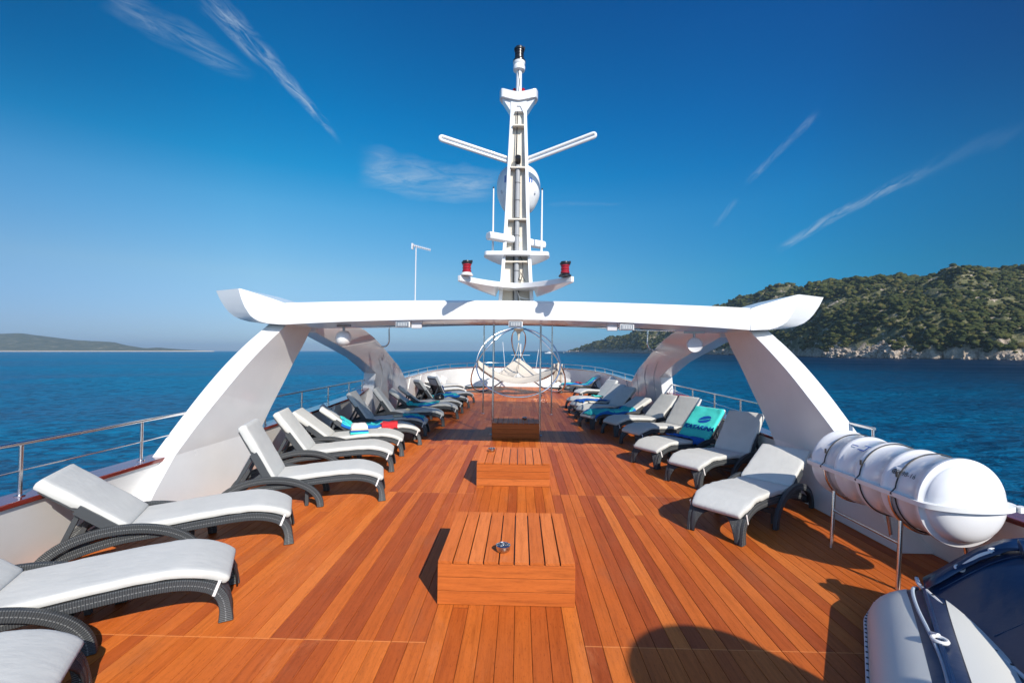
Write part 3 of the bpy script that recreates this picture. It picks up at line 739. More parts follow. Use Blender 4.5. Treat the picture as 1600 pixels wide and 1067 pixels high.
m = MB(); m.tube([(x, 15.1, shz(x, 15.05)) for x in np.linspace(ex[0], ex[1], 20)], .02, 8); m.build('front_tube', M['steel'], sh, loc=slc)
for s in (-1, 1):
    x = CX+s*3.64; z = shz(x, 12.8)
    MB().tube(bez([(x, 12.8, z), (x, 12.8, z-.10), (x, 12.82, z-.38), (x+s*.05, 12.84, z-.50), (x+s*.14, 12.88, z-.55), (CX+s*3.93, 12.95, z-.56)], 8), .022, 10).build('bracket', M['steel'], sh, loc=slc)
for xx, yy in ((CX-.585, 11.35), (CX+.585, 11.35), (CX-1.13, 15.1), (CX+1.13, 15.1)):
    m = MB(); z = shz(xx, min(yy, 15.05)); m.tube([(0, 0, 0), (0, 0, z)], .024, 12); m.lathe([(0, .0), (.06, .0), (.06, .008), (.026, .02)], (0, 0, .001), 14)
    o = m.build('pole', M['steel']); o.location = (xx, yy, .001)
    tag(o, {(0, 11.35): 'steel pole at the left end of the farthest wooden box', (1, 11.35): 'steel pole at the right end of the farthest wooden box', (0, 15.1): 'far left steel pole under the front edge of the shade', (1, 15.1): 'far right steel pole under the front edge of the shade'}[(int(xx > CX), yy)], 'pole', 'steel poles holding up the shade')

# floodlights and loudspeakers under the beam
def flood(x, y, z, label, front):
    r = thing('floodlight', label, 'floodlight', (x, y, z), 0, 'floodlights under the arch')
    m = MB(); m.box((0, 0, 0), (.23, .06, .10)); m.build('housing', M['plastic'], r, bevel=.01)
    m = MB(); m.box((0, -.034, 0), (.20, .006, .08)); m.build('glass', M['darksteel'], r)
    m = MB()
    for k in range(6): m.box((-.066+k*.0265, -.040, .010), (.012, .004, .022)); m.box((-.066+k*.0265, -.040, -.018), (.012, .004, .016))
    m.build('lamp_grille', M['plastic'], r)
    m = MB(); m.tube([(-.11, 0, 0), (-.11, 0, .07), (.11, 0, .07), (.11, 0, 0)], .006, 6); m.build('bracket', M['darksteel'], r)
flood(CX-1.83, 7.36, zb(-1.8)-.07, 'white floodlight under the left half of the beam', 1)
flood(CX+.0, 7.36, zb(0)-.07, 'white floodlight under the middle of the beam', 1)
flood(CX+1.79, 7.36, zb(1.7)-.07, 'white floodlight under the right half of the beam', 1)
for s, x in ((-1, CX-1.62), (1, CX+1.57)):
    r = thing('junction_box', 'grey box mounted beside the %s floodlight' % ('left' if s < 0 else 'right'), 'junction box', (x, 7.42, zb(x)-.085), 0, 'grey boxes beside the floodlights')
    m = MB(); m.box((0, 0, 0), (.17, .05, .10)); m.build('case', M['greyplastic'], r, bevel=.01)
    m = MB(); m.tube([(-.09, 0, .03), (-.09, 0, .09), (.09, 0, .09), (.09, 0, .03)], .006, 6); m.build('bracket', M['darksteel'], r)
def speaker(s, x, y, z, yaw, label):
    r = thing('loudspeaker', label, 'loudspeaker', (x, y, z), yaw, 'loudspeakers hung inside the arch')
    m = MB(); pr = [(0, .13), (.07, .12), (.11, .08), (.128, .02), (.130, -.05), (.122, -.062)]
    m.lathe([(p[0], p[1]) for p in pr], (0, 0, 0), 28, 'y'); m.build('shell', M['plastic'], r)
    MB().lathe([(0, -.048), (.06, -.052), (.112, -.055), (.120, -.058)], (0, 0, 0), 28, 'y').build('grille', M['greyplastic'], r)
    m = MB(); m.tube([(0, 0, .12), (0, 0, .21)], .022, 8); m.box((0, 0, .215), (.34, .03, .035)); m.build('bracket', M['darksteel'], r, bevel=.004)
speaker(-1, CX-2.95, 7.75, 2.275, R(150), 'round white loudspeaker hung by the left leg of the arch')
speaker(1, CX+3.02, 7.75, 2.235, R(-8), 'round grey-fronted loudspeaker hung by the right leg of the arch')

# ------------------------------------------------------------------ mast and its gear
MX, MY = CX+.0, 7.75
mast = thing('mast', 'tall white tapering mast with an open channel full of cables, standing on the arch', 'mast', (MX, MY, 2.87))
ml = Vector((-MX, -MY, -2.87))
wo_t = [(2.86, .300), (3.3, .268), (3.9, .232), (4.6, .200), (5.3, .176), (5.9, .152), (6.32, .135)]
def wof(z): return lerp_tab(wo_t, z)
def th(z): return lerp_tab([(2.86, .062), (4, .06), (5, .058), (6.32, .055)], z)
for s in (-1, 1):
    m = MB(); R_ = []
    for z in np.linspace(2.86, 6.34, 24):
        a, b_ = wof(z), wof(z)-th(z)
        R_.append([Vector((MX+s*a, MY-.17+.03*(z-2.86), z)), Vector((MX+s*b_, MY-.17+.03*(z-2.86), z)), Vector((MX+s*b_, MY+.20, z)), Vector((MX+s*a, MY+.20, z))])
    b = m.grid(R_, closed_v=True); m.face([b, b+1, b+2, b+3]); m.build('side_plate', M['paint'], mast, bevel=.008, angle=30, loc=ml)
m = MB(); R_ = []
for z in np.linspace(2.86, 6.34, 12):
    a = wof(z)-.03; R_.append([Vector((MX-a, MY+.0, z)), Vector((MX+a, MY+.0, z))])
m.grid(R_); m.build('back_plate', M['mastin'], mast, loc=ml)
m = MB(); m.prism([(-.11, 6.05), (-.055, 6.20), (-.03, 6.27), (.03, 6.27), (.055, 6.22), (.11, 6.1), (.135, 6.36), (-.135, 6.36)], 'y', -.075, .2)
m.build('top_plate', M['paint'], mast, loc=ml+Vector((MX, MY, 0)), smooth=False)
for z in (3.60, 4.32, 5.20, 5.92):
    a = wof(z)-th(z)+.002; m = MB(); m.box((MX, MY-.062, z), (2*a, .12, .024)); m.build('shelf', M['mastin'], mast, loc=ml)
m = MB(); m.tube([(MX, MY-.055, 2.9), (MX, MY-.055, 5.25)], .042, 12); m.build('conduit', M['grey_pipe'], mast, loc=ml)
m = MB(); m.tube([(MX, MY-.02, 5.32), (MX, MY-.12, 5.38)], .05, 14); m.build('conduit_mouth', M['black'], mast, loc=ml)
m = MB()
for q in range(2):
    x = MX-.05+.012*q
    m.tube(bez([(x, MY-.05, 2.9), (x-.01, MY-.07, 3.5), (x, MY-.06, 4.2), (x+.012, MY-.07, 5.2), (x*.4+MX*.6, MY-.05, 6.2)], 8), .006, 6)
m.tube(bez([(MX+.04, MY-.08, 3.02), (MX+.05, MY-.10, 3.2), (MX+.10, MY-.10, 3.38), (MX+.10, MY-.10, 3.6), (MX+.04, MY-.09, 3.72)], 6), .007, 6)
m.tube([(MX+.04, MY-.09, 3.30), (MX+.15, MY-.09, 3.27), (MX+.07, MY-.09, 3.42), (MX+.04, MY-.09, 3.30)], .009, 6)
m.build('cable', M['black'], mast, loc=ml)
m = MB()
for z in np.arange(3.15, 5.2, .30): m.tube([(MX+.045*math.cos(a), MY-.055+.045*math.sin(a), z) for a in np.linspace(0, 2*PI, 13)[:-1]], .004, 5, closed=True)
m.build('cable_tie', M['black'], mast, loc=ml)
m = MB(); m.tube(bez([(MX+.02, MY-.12, 3.1), (MX+.06, MY-.16, 3.0), (MX+.16, MY-.17, 2.97), (MX+.22, MY-.17, 2.96)], 6), .006, 6)
m.tube(bez([(MX+.02, MY-.12, 3.1), (MX+.06, MY-.15, 2.98), (MX+.07, MY-.15, 2.88)], 6), .006, 6); m.build('white_cable', M['plastic'], mast, loc=ml)
# lamp platform low on the mast: wing swept aft at the ends
def wing(name, hw, z, yend, ymid, tipw, rise, thick, brace, label=None):
    top = MB(); n_ = 41; R_ = []
    for x in np.linspace(-1, 1, n_):
        a = abs(x); zc = z+rise*a**1.5
        ya = ymid+(yend-ymid)*a**1.6; ych = tipw+(MY+.15-ymid-tipw)*(1-a)**.8
        rnd = math.sqrt(max(0, 1-max(0, (a-.90)/.10)**2))
        yc = ya+ych/2; yh = max(.02, ych/2*rnd); dp = thick+(brace*max(0, 1-(a-.36)/.56)**.8 if a > .36 else 0)
        R_.append([Vector((x*hw, yc-yh, zc)), Vector((x*hw, yc+yh, zc)), Vector((x*hw, yc+yh, zc-dp)), Vector((x*hw, yc+yh*.1, zc-dp)), Vector((x*hw, yc-yh, zc-thick))])
    b = top.grid(R_, closed_v=True); top.face([b+k for k in range(5)]); e = b+5*(n_-1); top.face([e+4-k for k in range(5)])
    top.build(name, M['paint'], mast, bevel=.01, angle=30, loc=ml+Vector((MX, 0, 0)))
wing('lamp_platform', .86, 3.20, 6.60, 7.38, .26, .005, .085, .12)
wing('radar_platform', .56, 3.76, 7.56, 7.52, .36, .0, .07, .13)
# top bracket (a thick curved yoke) and pole
m = MB(); R_ = []
for x in np.linspace(-1, 1, 21):
    a = abs(x); z1 = 6.50+.075*a**1.3; z0 = z1-.15; yh = .14*math.sqrt(max(.02, 1-max(0, (a-.8)/.2)**2))
    R_.append([Vector((x*.33, -yh, z1)), Vector((x*.33, yh, z1)), Vector((x*.33, yh, z0)), Vector((x*.33, -yh, z0))])
b = m.grid(R_, closed_v=True); m.face([b, b+1, b+2, b+3]); e = b+80; m.face([e+3, e+2, e+1, e]); m.build('yoke', M['paint'], mast, bevel=.01, angle=30, loc=ml+Vector((MX, MY+.03, 0)))
m = MB(); m.prism([(-.135, 6.18), (.135, 6.18), (.29, 6.42), (-.29, 6.42)], 'y', -.09, .12); m.build('yoke_brace', M['paint'], mast, smooth=False, loc=ml+Vector((MX, MY+.03, 0)), bevel=.01)
m = MB(); m.tube([(MX, MY+.03, 6.45), (MX, MY+.03, 6.98)], .05, 14); m.build('top_pole', M['paint'], mast, loc=ml)
m = MB(); m.lathe([(.05, 6.92), (.10, 6.94), (.105, 7.0), (.09, 7.03), (.105, 7.06), (.105, 7.085), (0, 7.086)], (MX, MY+.03, 0), 20); m.build('lamp_seat', M['paint'], mast, loc=ml)
m = MB(); m.tube(bez([(MX-.005, MY-.035, 7.1), (MX-.02, MY-.025, 6.95), (MX+.01, MY-.025, 6.75), (MX, MY-.03, 6.5)], 6), .006, 6); m.build('lamp_cable', M['black'], mast, loc=ml)
# V-shaped spreader loops
for s in (-1, 1):
    m = MB(); a0 = Vector((MX+s*.15, MY, 5.36)); a1 = Vector((MX+s*(1.26 if s < 0 else 1.24), MY-.30, 5.60 if s < 0 else 5.66))
    d = (a1-a0).normalized(); up = Vector((0, .4, 1)).cross(d).cross(d).normalized()*-.045*1
    up = Vector((-d.z*s, 0, abs(d.x))).normalized()*.034
    pts = [a0+up, a1+up]+[a1+d*(.034*math.sin(k*PI/6))+up*math.cos(k*PI/6) for k in range(1, 6)]+[a1-up, a0-up]
    m.tube(pts, .028, 10); m.build('spreader', M['paint'], mast, loc=ml)

def navlamp(x, y, z, sc_, label, m_lens, m_cap, name='navigation_lamp'):
    r = thing(name, label, 'navigation lamp', (x, y, z), 0, 'navigation lamps on the mast')
    k = sc_
    MB().lathe([(0, 0), (.095*k, 0), (.095*k, .018*k), (.08*k, .03*k), (.07*k, .045*k), (0, .045*k)], (0, 0, 0), 20).build('base', M['plastic'] if m_lens == M['red'] and x < 0 and x < MX-.5 else M['black'], r)
    MB().lathe([(.055*k, .045*k), (.068*k, .05*k), (.068*k, .075*k), (.060*k, .082*k), (.060*k, .10*k), (.066*k, .105*k), (.066*k, .12*k), (.060*k, .127*k), (.060*k, .145*k), (.068*k, .15*k), (.068*k, .175*k), (.05*k, .18*k)], (0, 0, 0), 24).build('lens', m_lens, r)
    m = MB(); m.lathe([(.05*k, .176*k), (.078*k, .178*k), (.08*k, .20*k), (.066*k, .206*k), (.064*k, .222*k), (0, .224*k)], (0, 0, 0), 20); m.box((.07*k, 0, .215*k), (.03*k, .02*k, .035*k)); m.build('cap', m_cap, r)
navlamp(MX-.73, 6.74, 3.206, 1.0, 'red navigation lamp on the left end of the mast platform', M['red'], M['black'])
navlamp(MX+.73, 6.74, 3.206, 1.0, 'red navigation lamp on the right end of the mast platform', M['red'], M['black'])
navlamp(MX, MY+.03, 7.086, 1.15, 'black navigation lamp at the very top of the mast', M['black'], M['black'])
for s in (-1, 1):
    r = thing('lamp', 'small dark red lamp at the %s of the pole above the yoke' % ('left' if s < 0 else 'right'), 'lamp', (MX+s*.075, MY+.12, 6.57), 0, 'small red lamps on the yoke')
    MB().lathe([(0, 0), (.035, 0), (.035, .09), (.02, .11), (0, .112)], (0, 0, 0), 14).build('lens', M['red'], r)
    MB().lathe([(0, -.02), (.04, -.02), (.04, .012), (0, .012)], (0, 0, 0), 14).build('base', M['black'], r)
# radome
rd = thing('satellite_dome', 'white satellite dome with blue lettering behind the mast', 'satellite dome', (MX+.01, 8.3, 4.62))
prof = [(0, 0), (.18, .0), (.27, .06), (.33, .16), (.385, .30), (.40, .44), (.392, .56), (.36, .68), (.30, .77), (.21, .835), (.10, .868), (0, .875)]
pz = bez([(p[0], 0, p[1]) for p in prof], 4)
DO = MB().lathe([(max(0, p.x), p.z) for p in pz], (0, 0, 0), 40).build('dome', M['plastic'], rd)
def domesurf(x, z):
    rr = float(np.interp(z, [p.z for p in pz], [p.x for p in pz])); a = x/rr
    return Vector((rr*math.sin(a)*1.008, -rr*math.cos(a)*1.008, z))
m = MB(); text_mb(m, 'Intellian', .172, lambda x, y: domesurf(x, y+.50), sub=1, weight=.004); m.build('lettering', M['bluetext'], DO, smooth=False)
for a in (-50, 50):
    m = MB(); v = Vector((.386*math.sin(R(a)), -.386*math.cos(R(a)), .30)); m.box(v, (.03, .03, .05), Matrix.Rotation(R(a), 3, 'Z'))
    m.build('latch', M['greyplastic'], DO)
m = MB(); m.tube([(0, 0, -.02), (0, 0, .05)], .12, 16); m.tube([(0, 0, -.01), (-.01, -.55, -.10)], .04, 10); m.build('mounting', M['paint'], rd)
# radar scanner bar
rs = thing('radar_scanner', 'white radar scanner bar turned askew above the radar platform', 'radar', (MX, 7.80, 3.762), R(35))
MB().lathe([(0, 0), (.10, 0), (.10, .05), (.07, .10), (.05, .19), (0, .19)], (0, 0, 0), 20).build('pedestal', M['plastic'], rs)
m = MB(); m.prism([(-.07, .17), (.07, .17), (.09, .23), (.06, .295), (-.06, .295), (-.09, .23)], 'x', -.58, .58); m.build('scanner', M['plastic'], rs, bevel=.02)
# whip aerials
for x, z1, lab in ((-.41, 4.86, 'left'), (.42, 4.84, 'right')):
    r = thing('whip_aerial', 'thin white whip aerial standing on the %s end of the radar platform' % lab, 'aerial', (MX+x, 7.72, 3.762), 0, 'whip aerials on the mast')
    MB().tube([(0, 0, 0), (0, 0, .12), (0, 0, (z1-3.76))], [.022, .017, .012], 8).build('rod', M['plastic'], r)
    MB().tube([(0, 0, z1-3.76), (0, 0, z1-3.73)], .012, 8).build('tip', M['black'], r)
# TV aerial on the beam
r = thing('tv_aerial', 'small television aerial on a thin pole rising from the left of the beam', 'aerial', (CX-1.72, 7.7, zt(-1.8)-.005))
MB().tube([(0, 0, 0), (0, 0, .99)], .010, 8).build('pole', M['greyplastic'], r)
m = MB(); m.tube([(-.04, -.02, .98), (.24, .05, .92)], .012, 6)
for k in range(9):
    q = k/8; c = Vector((-.03+.26*q, -.02+.07*q, .978-.055*q)); m.tube([c+Vector((0, -.0, -.03)), c+Vector((0, 0, .03))], .004, 5); m.tube([c+Vector((0, -.05, 0)), c+Vector((0, .05, 0))], .004, 5)
m.box((-.06, 0, .97), (.03, .05, .10)); m.build('antenna_head', M['greyplastic'], r)

# ------------------------------------------------------------------ wooden boxes with ashtrays
def woodbox(x0, y0, label, h=.36, wx=1.14, wy=1.14):
    r = thing('deck_box', label, 'wooden box', (x0, y0, .002), 0, 'slatted wooden boxes along the middle of the deck')
    ns = 9; pw = wx/ns
    m = MB()
    for k in range(ns):
        m.board = random.random(); m.box((-wx/2+pw*(k+.5), wy/2, h-.0125), (pw-.011, wy+.012, .025))
    m.build('slatted_top', M['boxwood'], r, bevel=.003, smooth=False)
    bh = (h-.027)/3
    m = MB()
    for k in range(3):
        z = .001+bh*(k+.5)
        for (cx, cy, dx, dy) in ((0, .011, wx-.006, .022), (0, wy-.011, wx-.006, .022), (-wx/2+.014, wy/2, .022, wy-.046), (wx/2-.014, wy/2, .022, wy-.046)):
            m.board = random.random(); m.box((cx, cy, z), (dx, dy, bh-.005))
    m.build('side_boards', M['boxwood'], r, bevel=.0025, smooth=False)
    m = MB(); m.box((0, wy/2, (h-.03)/2), (wx-.06, wy-.06, h-.034)); m.build('carcass', M['black'], r, smooth=False)
    return r
woodbox(CX-.01, 3.785, 'nearest slatted wooden box on the deck with a steel ashtray near its front edge')
woodbox(CX-.005, 7.09, 'middle slatted wooden box of the three, with the ashtray at its far left corner')
woodbox(CX-.005, 10.9, 'farthest slatted wooden box, in the shadow of the arch between two steel poles', .37)
def ashtray(x, y, z, label):
    r = thing('ashtray', label, 'ashtray', (x, y, z), R(20), 'steel ashtrays on the wooden boxes')
    MB().lathe([(0, 0), (.046, 0), (.056, .008), (.062, .03), (.062, .048), (.058, .048), (.056, .030), (0, .022)], (0, 0, 0), 28).build('bowl', M['steel'], r)
    m = MB(); m.lathe([(.062, .049), (.064, .054), (.050, .060), (.047, .056)], (0, 0, 0), 28)
    for a in (0, 60, 120): m.box((0, 0, .057), (.10, .012, .003), Matrix.Rotation(R(a), 3, 'Z'))
    m.lathe([(0, .058), (.014, .058), (.014, .068), (0, .07)], (0, 0, 0), 12); m.build('lid', M['steel'], r)
ashtray(-.155, 3.98, .364, 'round steel ashtray near the front of the nearest wooden box')
ashtray(-.50, 7.86, .364, 'round steel ashtray at the far left of the middle wooden box')
ashtray(.10, 11.5, .374, 'round steel ashtray on the farthest, shaded wooden box')

# ------------------------------------------------------------------ sun loungers
RAIL = bez([(.015, 0, 0), (.02, 0, .10), (.05, 0, .20), (.13, 0, .280), (.30, 0, .335), (.52, 0, .345), (.85, 0, .325), (1.18, 0, .295), (1.48, 0, .270), (1.80, 0, .19), (2.02, 0, .10)], 6)
HX, HZ_ = 1.40, .335        # hinge
def railpt(q):               # q in 0..1 along RAIL
    f = q*(len(RAIL)-1); i = min(int(f), len(RAIL)-2); return RAIL[i].lerp(RAIL[i+1], f-i)
SEAT = [p for p in RAIL if p.x > .075 and p.x < 1.42]
def offset_path(P_, d):
    out = []
    for i, p in enumerate(P_):
        t = (P_[min(i+1, len(P_)-1)]-P_[max(i-1, 0)]).normalized(); out.append(p+Vector((-t.z, 0, t.x))*d)
    return out
def cushion_mesh(path, hw, hth, name, parent, endtaper=(.5, 1), wid=None):
    m = MB(); R_ = []; n = len(path); seg = 24
    ext = [0, 0]+list(range(n))+[n-1, n-1]; sc_ = [0.02, .72]+[1]*n+[.72, .02]; sh_ = [-.024, -.016]+[0]*n+[.012, .02]
    for j, (i, k, e) in enumerate(zip(ext, sc_, sh_)):
        t = (path[min(i+1, n-1)]-path[max(i-1, 0)]).normalized(); nn = Vector((-t.z, 0, t.x)); c = path[i]+t*e
        w_ = hw*(wid(i/(n-1)) if wid else 1)-(1-k)*.02; ring = []
        for q in range(seg):
            a = 2*PI*q/seg; ca, sa = math.cos(a), math.sin(a)
            px_ = math.copysign(abs(ca)**.16, ca)*w_; pz_ = math.copysign(abs(sa)**.30, sa)*(hth[i] if isinstance(hth, list) else hth)*k
            puff = 1+.10*(1-(abs(px_)/w_)**2) if sa > 0 else 1
            wr = .006*noise.noise(Vector((c.x*7, px_*5, c.z*7+hw*10)))+(.004*noise.noise(Vector((c.x*30, px_*4, c.z*20))) if abs(ca) > .6 else 0)
            ring.append(c+Vector((0, px_+wr, 0))+nn*(pz_*puff+wr))
        R_.append(ring)
    b = m.grid(R_, closed_v=True); m.face(list(range(b, b+seg))); e = b+(len(R_)-1)*seg; m.face(list(range(e, e+seg))[::-1])
    return m.build(name, M['cushion'], parent, angle=70)
def make_lounger(ang, name='sun_lounger'):
    r = bpy.data.objects.new(name, None); COL.objects.link(r); r.empty_display_size = .2
    hgt = [.040+.012*max(0, 1-i/6) for i in range(len(RAIL))]
    for s in (-1, 1):
        m = MB(); y0, y1 = sorted((s*.285, s*.325)); m.rectsweep([(p.x, p.z) for p in RAIL], hgt, y0, y1)
        m.build('side_rail', M['wicker'], r, bevel=.008, angle=50)
        y0, y1 = sorted((s*.330, s*.380))
        arc = [(1.42-.62*math.cos(a), .385*math.sin(a)**.92 if 0 < a < PI else 0) for a in np.linspace(0, PI, 31)]
        m = MB(); m.rectsweep(arc, .043, y0, y1); m.build('arch_leg', M['wicker'], r, bevel=.010, angle=50)
    # woven panel under the foot end with an arched cut-out
    m = MB(); ys = np.linspace(-.285, .285, 25); ns = 10; top = 22
    def pth(s_): return railpt(s_/(len(RAIL)-1))
    ro = offset_path(RAIL, .034); R_ = []
    for y in ys:
        cut = 15.5*max(0, 1-(abs(y)/.235)**2.6)**.6; row = []
        for k in range(ns+1):
            f = cut+(top-cut)*k/ns; i = min(int(f), len(ro)-2); p = ro[i].lerp(ro[i+1], f-i); row.append(Vector((p.x, y, p.z)))
        R_.append(row)
    m.grid(R_, uv=lambda i, j: (min(i, 24)*.0237, min(j, ns)*.045)); o = m.build('foot_panel', M['weave'], r)
    md = o.modifiers.new('solid', 'SOLIDIFY'); md.thickness = .012; md.offset = 0
    m = MB(); ro2 = offset_path([q for q in RAIL if .2 < q.x < 1.45], .028)
    m.grid([[Vector((p.x, y, p.z)) for y in (-.284, .284)] for p in ro2], uv=lambda i, j: (i*.03, j*.57)); o = m.build('seat_base', M['weave'], r)
    md = o.modifiers.new('solid', 'SOLIDIFY'); md.thickness = .014; md.offset = 0
    m = MB(); m.box((.98, 0, .15), (.05, .56, .05)); m.box((.98, -.26, .10), (.045, .05, .20)); m.box((.98, .26, .10), (.045, .05, .20)); m.build('centre_support', M['frame'], r, bevel=.006)
    m = MB(); m.box((1.90, 0, .13), (.05, .60, .06)); m.build('cross_brace', M['frame'], r, bevel=.006)
    cp = offset_path(SEAT, .078)
    sc_o = cushion_mesh(cp, .318, .036, 'seat_cushion', r, wid=lambda q: .88+.12*min(1, q*5))
    # white ties at the foot end
    p0 = cp[2]; t_ = (cp[3]-cp[1]).normalized()
    for s in (-1, 1):
        m = MB(); m.box(p0+Vector((.01, s*.3285, -.060)), (.020, .004, .12), Matrix.Rotation(math.atan2(t_.z, t_.x)*-1+.25, 3, 'Y'))
        m.build('tie', M['whitecloth'], sc_o)
    # backrest, turned about its hinge
    ca, sa = math.cos(ang), math.sin(ang)
    def H(u, y, v): return Vector((HX+u*ca-v*sa, y, HZ_+u*sa+v*ca))
    L = .80
    bf = MB()
    for s in (-1, 1):
        y = s*.305; a, b_ = [], []
        pts = [H(0, y, -.02), H(.44, y, -.012), H(L-.03, y, -.012)]; hw_ = [.046, .046, .020]
        # wide board for the lower half, thin tube above
        bf.box(H(.22, y, -.012), (.46, .035, .095), Matrix.Rotation(-ang, 3, 'Y'))
        bf.box(H(.60, y*.93, -.028), (.36, .03, .035), Matrix.Rotation(-ang, 3, 'Y'))
    bf.box(H(L-.04, 0, -.028), (.035, .60, .035), Matrix.Rotation(-ang, 3, 'Y'))
    bf.build('backrest_frame', M['frame'], r, bevel=.006)
    m = MB(); m.grid([[H(u, y, -.012) for y in (-.285, .285)] for u in (.02, L-.03)], uv=lambda i, j: (i*L, j*.57)); o = m.build('backrest_panel', M['weave'], r)
    md = o.modifiers.new('solid', 'SOLIDIFY'); md.thickness = .014; md.offset = 0
    for s in (-1, 1):
        m = MB(); a = H(.42, s*.25, -.05); b_ = Vector((1.92, s*.25, .16)); d = b_-a
        m.box((a+b_)/2, (d.length, .028, .045), Matrix.Rotation(-math.atan2(d.z, d.x), 3, 'Y'))
        m.build('support_strut', M['frame'], r, bevel=.005)
        m = MB(); a = H(.15, s*.28, -.05); b_ = Vector((1.98, s*.30, .095)); d = b_-a
        m.box((a+b_)/2, (d.length, .028, .055), Matrix.Rotation(-math.atan2(d.z, d.x), 3, 'Y'))
        m.build('ratchet_bar', M['frame'], r, bevel=.005)
    us__ = np.linspace(.035, L+.02, 18); lo = [.034+.022*min(1, max(0, (u-.43)/.05)) for u in us__]
    path = [H(u, 0, .045+.034-l_) for u, l_ in zip(us__, lo)]
    cushion_mesh(path, .318, lo, 'back_cushion', r)
    r['_len'] = L
    return r
def surf(ang, s):
    """top of the cushions: s metres from the foot along seat then back"""
    cp = offset_path(SEAT, .120); acc = 0
    for a, b_ in zip(cp, cp[1:]):
        l = (b_-a).length
        if acc+l >= s: p = a.lerp(b_, (s-acc)/l); t = (b_-a).normalized(); return p, Vector((-t.z, 0, t.x))
        acc += l
    u = s-acc; ca, sa = math.cos(ang), math.sin(ang)
    return Vector((HX+(u+.06)*ca-.088*sa, 0, HZ_+(u+.06)*sa+.088*ca)), Vector((-sa, 0, ca))
PROTO = {}; LNG = {}
def lounger(key, fx, fy, yaw, ang, label):
    """fx, fy: middle of the foot end; yaw: direction foot -> head"""
    if ang not in PROTO: PROTO[ang] = make_lounger(R(ang)); o = PROTO[ang]
    else: o = copy_tree(PROTO[ang])
    o.location = (fx, fy, .002); o.rotation_euler = (0, 0, R(yaw))
    tag(o, label, 'sun lounger', 'sun loungers in rows along both sides of the deck'); LNG[key] = (o, R(ang)); return o
def nearfoot(nx, ny, yaw, side):   # from the near foot corner to the middle of the foot end
    a = R(yaw); return nx-side*math.sin(a)*.325*-1*-1, ny+side*math.cos(a)*.325
LN = [('L1', -2.50, 2.50, 210, 38, 'lounger cut off by the bottom left corner, only the foot of its cushion showing'),
      ('L2', -2.39, 3.77, 208, 38, 'second lounger from the viewer on the left, its backrest cut off by the frame'),
      ('L3', -2.60, 5.15, 206, 38, 'left lounger before the slanting arch leg with its backrest laid well back'),
      ('L4', -1.99, 6.60, 197, 62, 'left lounger with its thick backrest standing steep against the arch leg'),
      ('L5', -2.26, 8.09, 193, 54, 'empty left lounger between the steep one and the one with folded clothes'),
      ('L6', -2.38, 9.24, 192, 38, 'left lounger with a pile of folded clothes on its seat'),
      ('L7', -2.32, 10.30, 203, 38, 'left lounger with a turquoise towel and a red cloth, last one in full sun'),
      ('L8', -2.32, 11.34, 186, 54, 'shaded left lounger with a book and turquoise towel on its foot end'),
      ('L9', -2.15, 12.75, 190, 54, 'shaded left lounger behind the one carrying the book'),
      ('L10', -1.95, 14.15, 190, 38, 'left lounger beside the fin with a crumpled turquoise towel at its hinge'),
      ('L11', -2.02, 15.40, 200, 38, 'left lounger beside the fin with a small black bag on its seat'),
      ('L12', -2.02, 16.75, 212, 54, 'left lounger with a blue and turquoise towel heaped on its seat, beyond the black bag'),
      ('L13', -2.05, 18.4, 222, 62, 'left lounger with its backrest upright beside the end of the fin'),
      ('L14', -2.45, 20.2, 200, 26, 'second farthest lounger in the left row, near the bow'),
      ('L15', -2.75, 22.2, 198, 26, 'farthest lounger in the left row, near the bow')]
for a_ in LN: lounger(*a_)
RN = [('R1', 2.22, 5.29, 41, 26, 'right lounger nearest the life raft, the raft shadow on its backrest'),
      ('R2', 2.58, 7.33, 35, 54, 'right lounger with its steep backrest wholly in the shadow of the arch leg'),
      ('R3', 2.30, 8.52, 32, 45, 'right lounger with the lettered turquoise towel over its backrest'),
      ('R4', 2.44, 10.27, 27, 54, 'empty sunlit right lounger beside the lettered towel, the nearer of a close pair'),
      ('R5', 2.24, 11.60, 24, 45, 'empty sunlit right lounger before the white fin, the farther of a close pair'),
      ('R6', 1.80, 12.63, 29, 26, 'right lounger with a turquoise towel spread from foot to low backrest'),
      ('R7', 1.85, 13.95, 31, 45, 'shaded right lounger with its blue-looking backrest above the spread towel'),
      ('R8', 1.78, 15.25, 28, 45, 'right lounger with a bright blue towel across its seat'),
      ('R9', 1.80, 16.6, 25, 54, 'empty right lounger beyond the blue towel'),
      ('R10', 2.45, 19.9, 24, 45, 'farthest of the close right row, its backrest in full sun by the bulwark'),
      ('R11', 2.0, 23.2, 8, 38, 'lone lounger by the bow on the right, hung with a turquoise towel')]
for a in RN: lounger(*a)

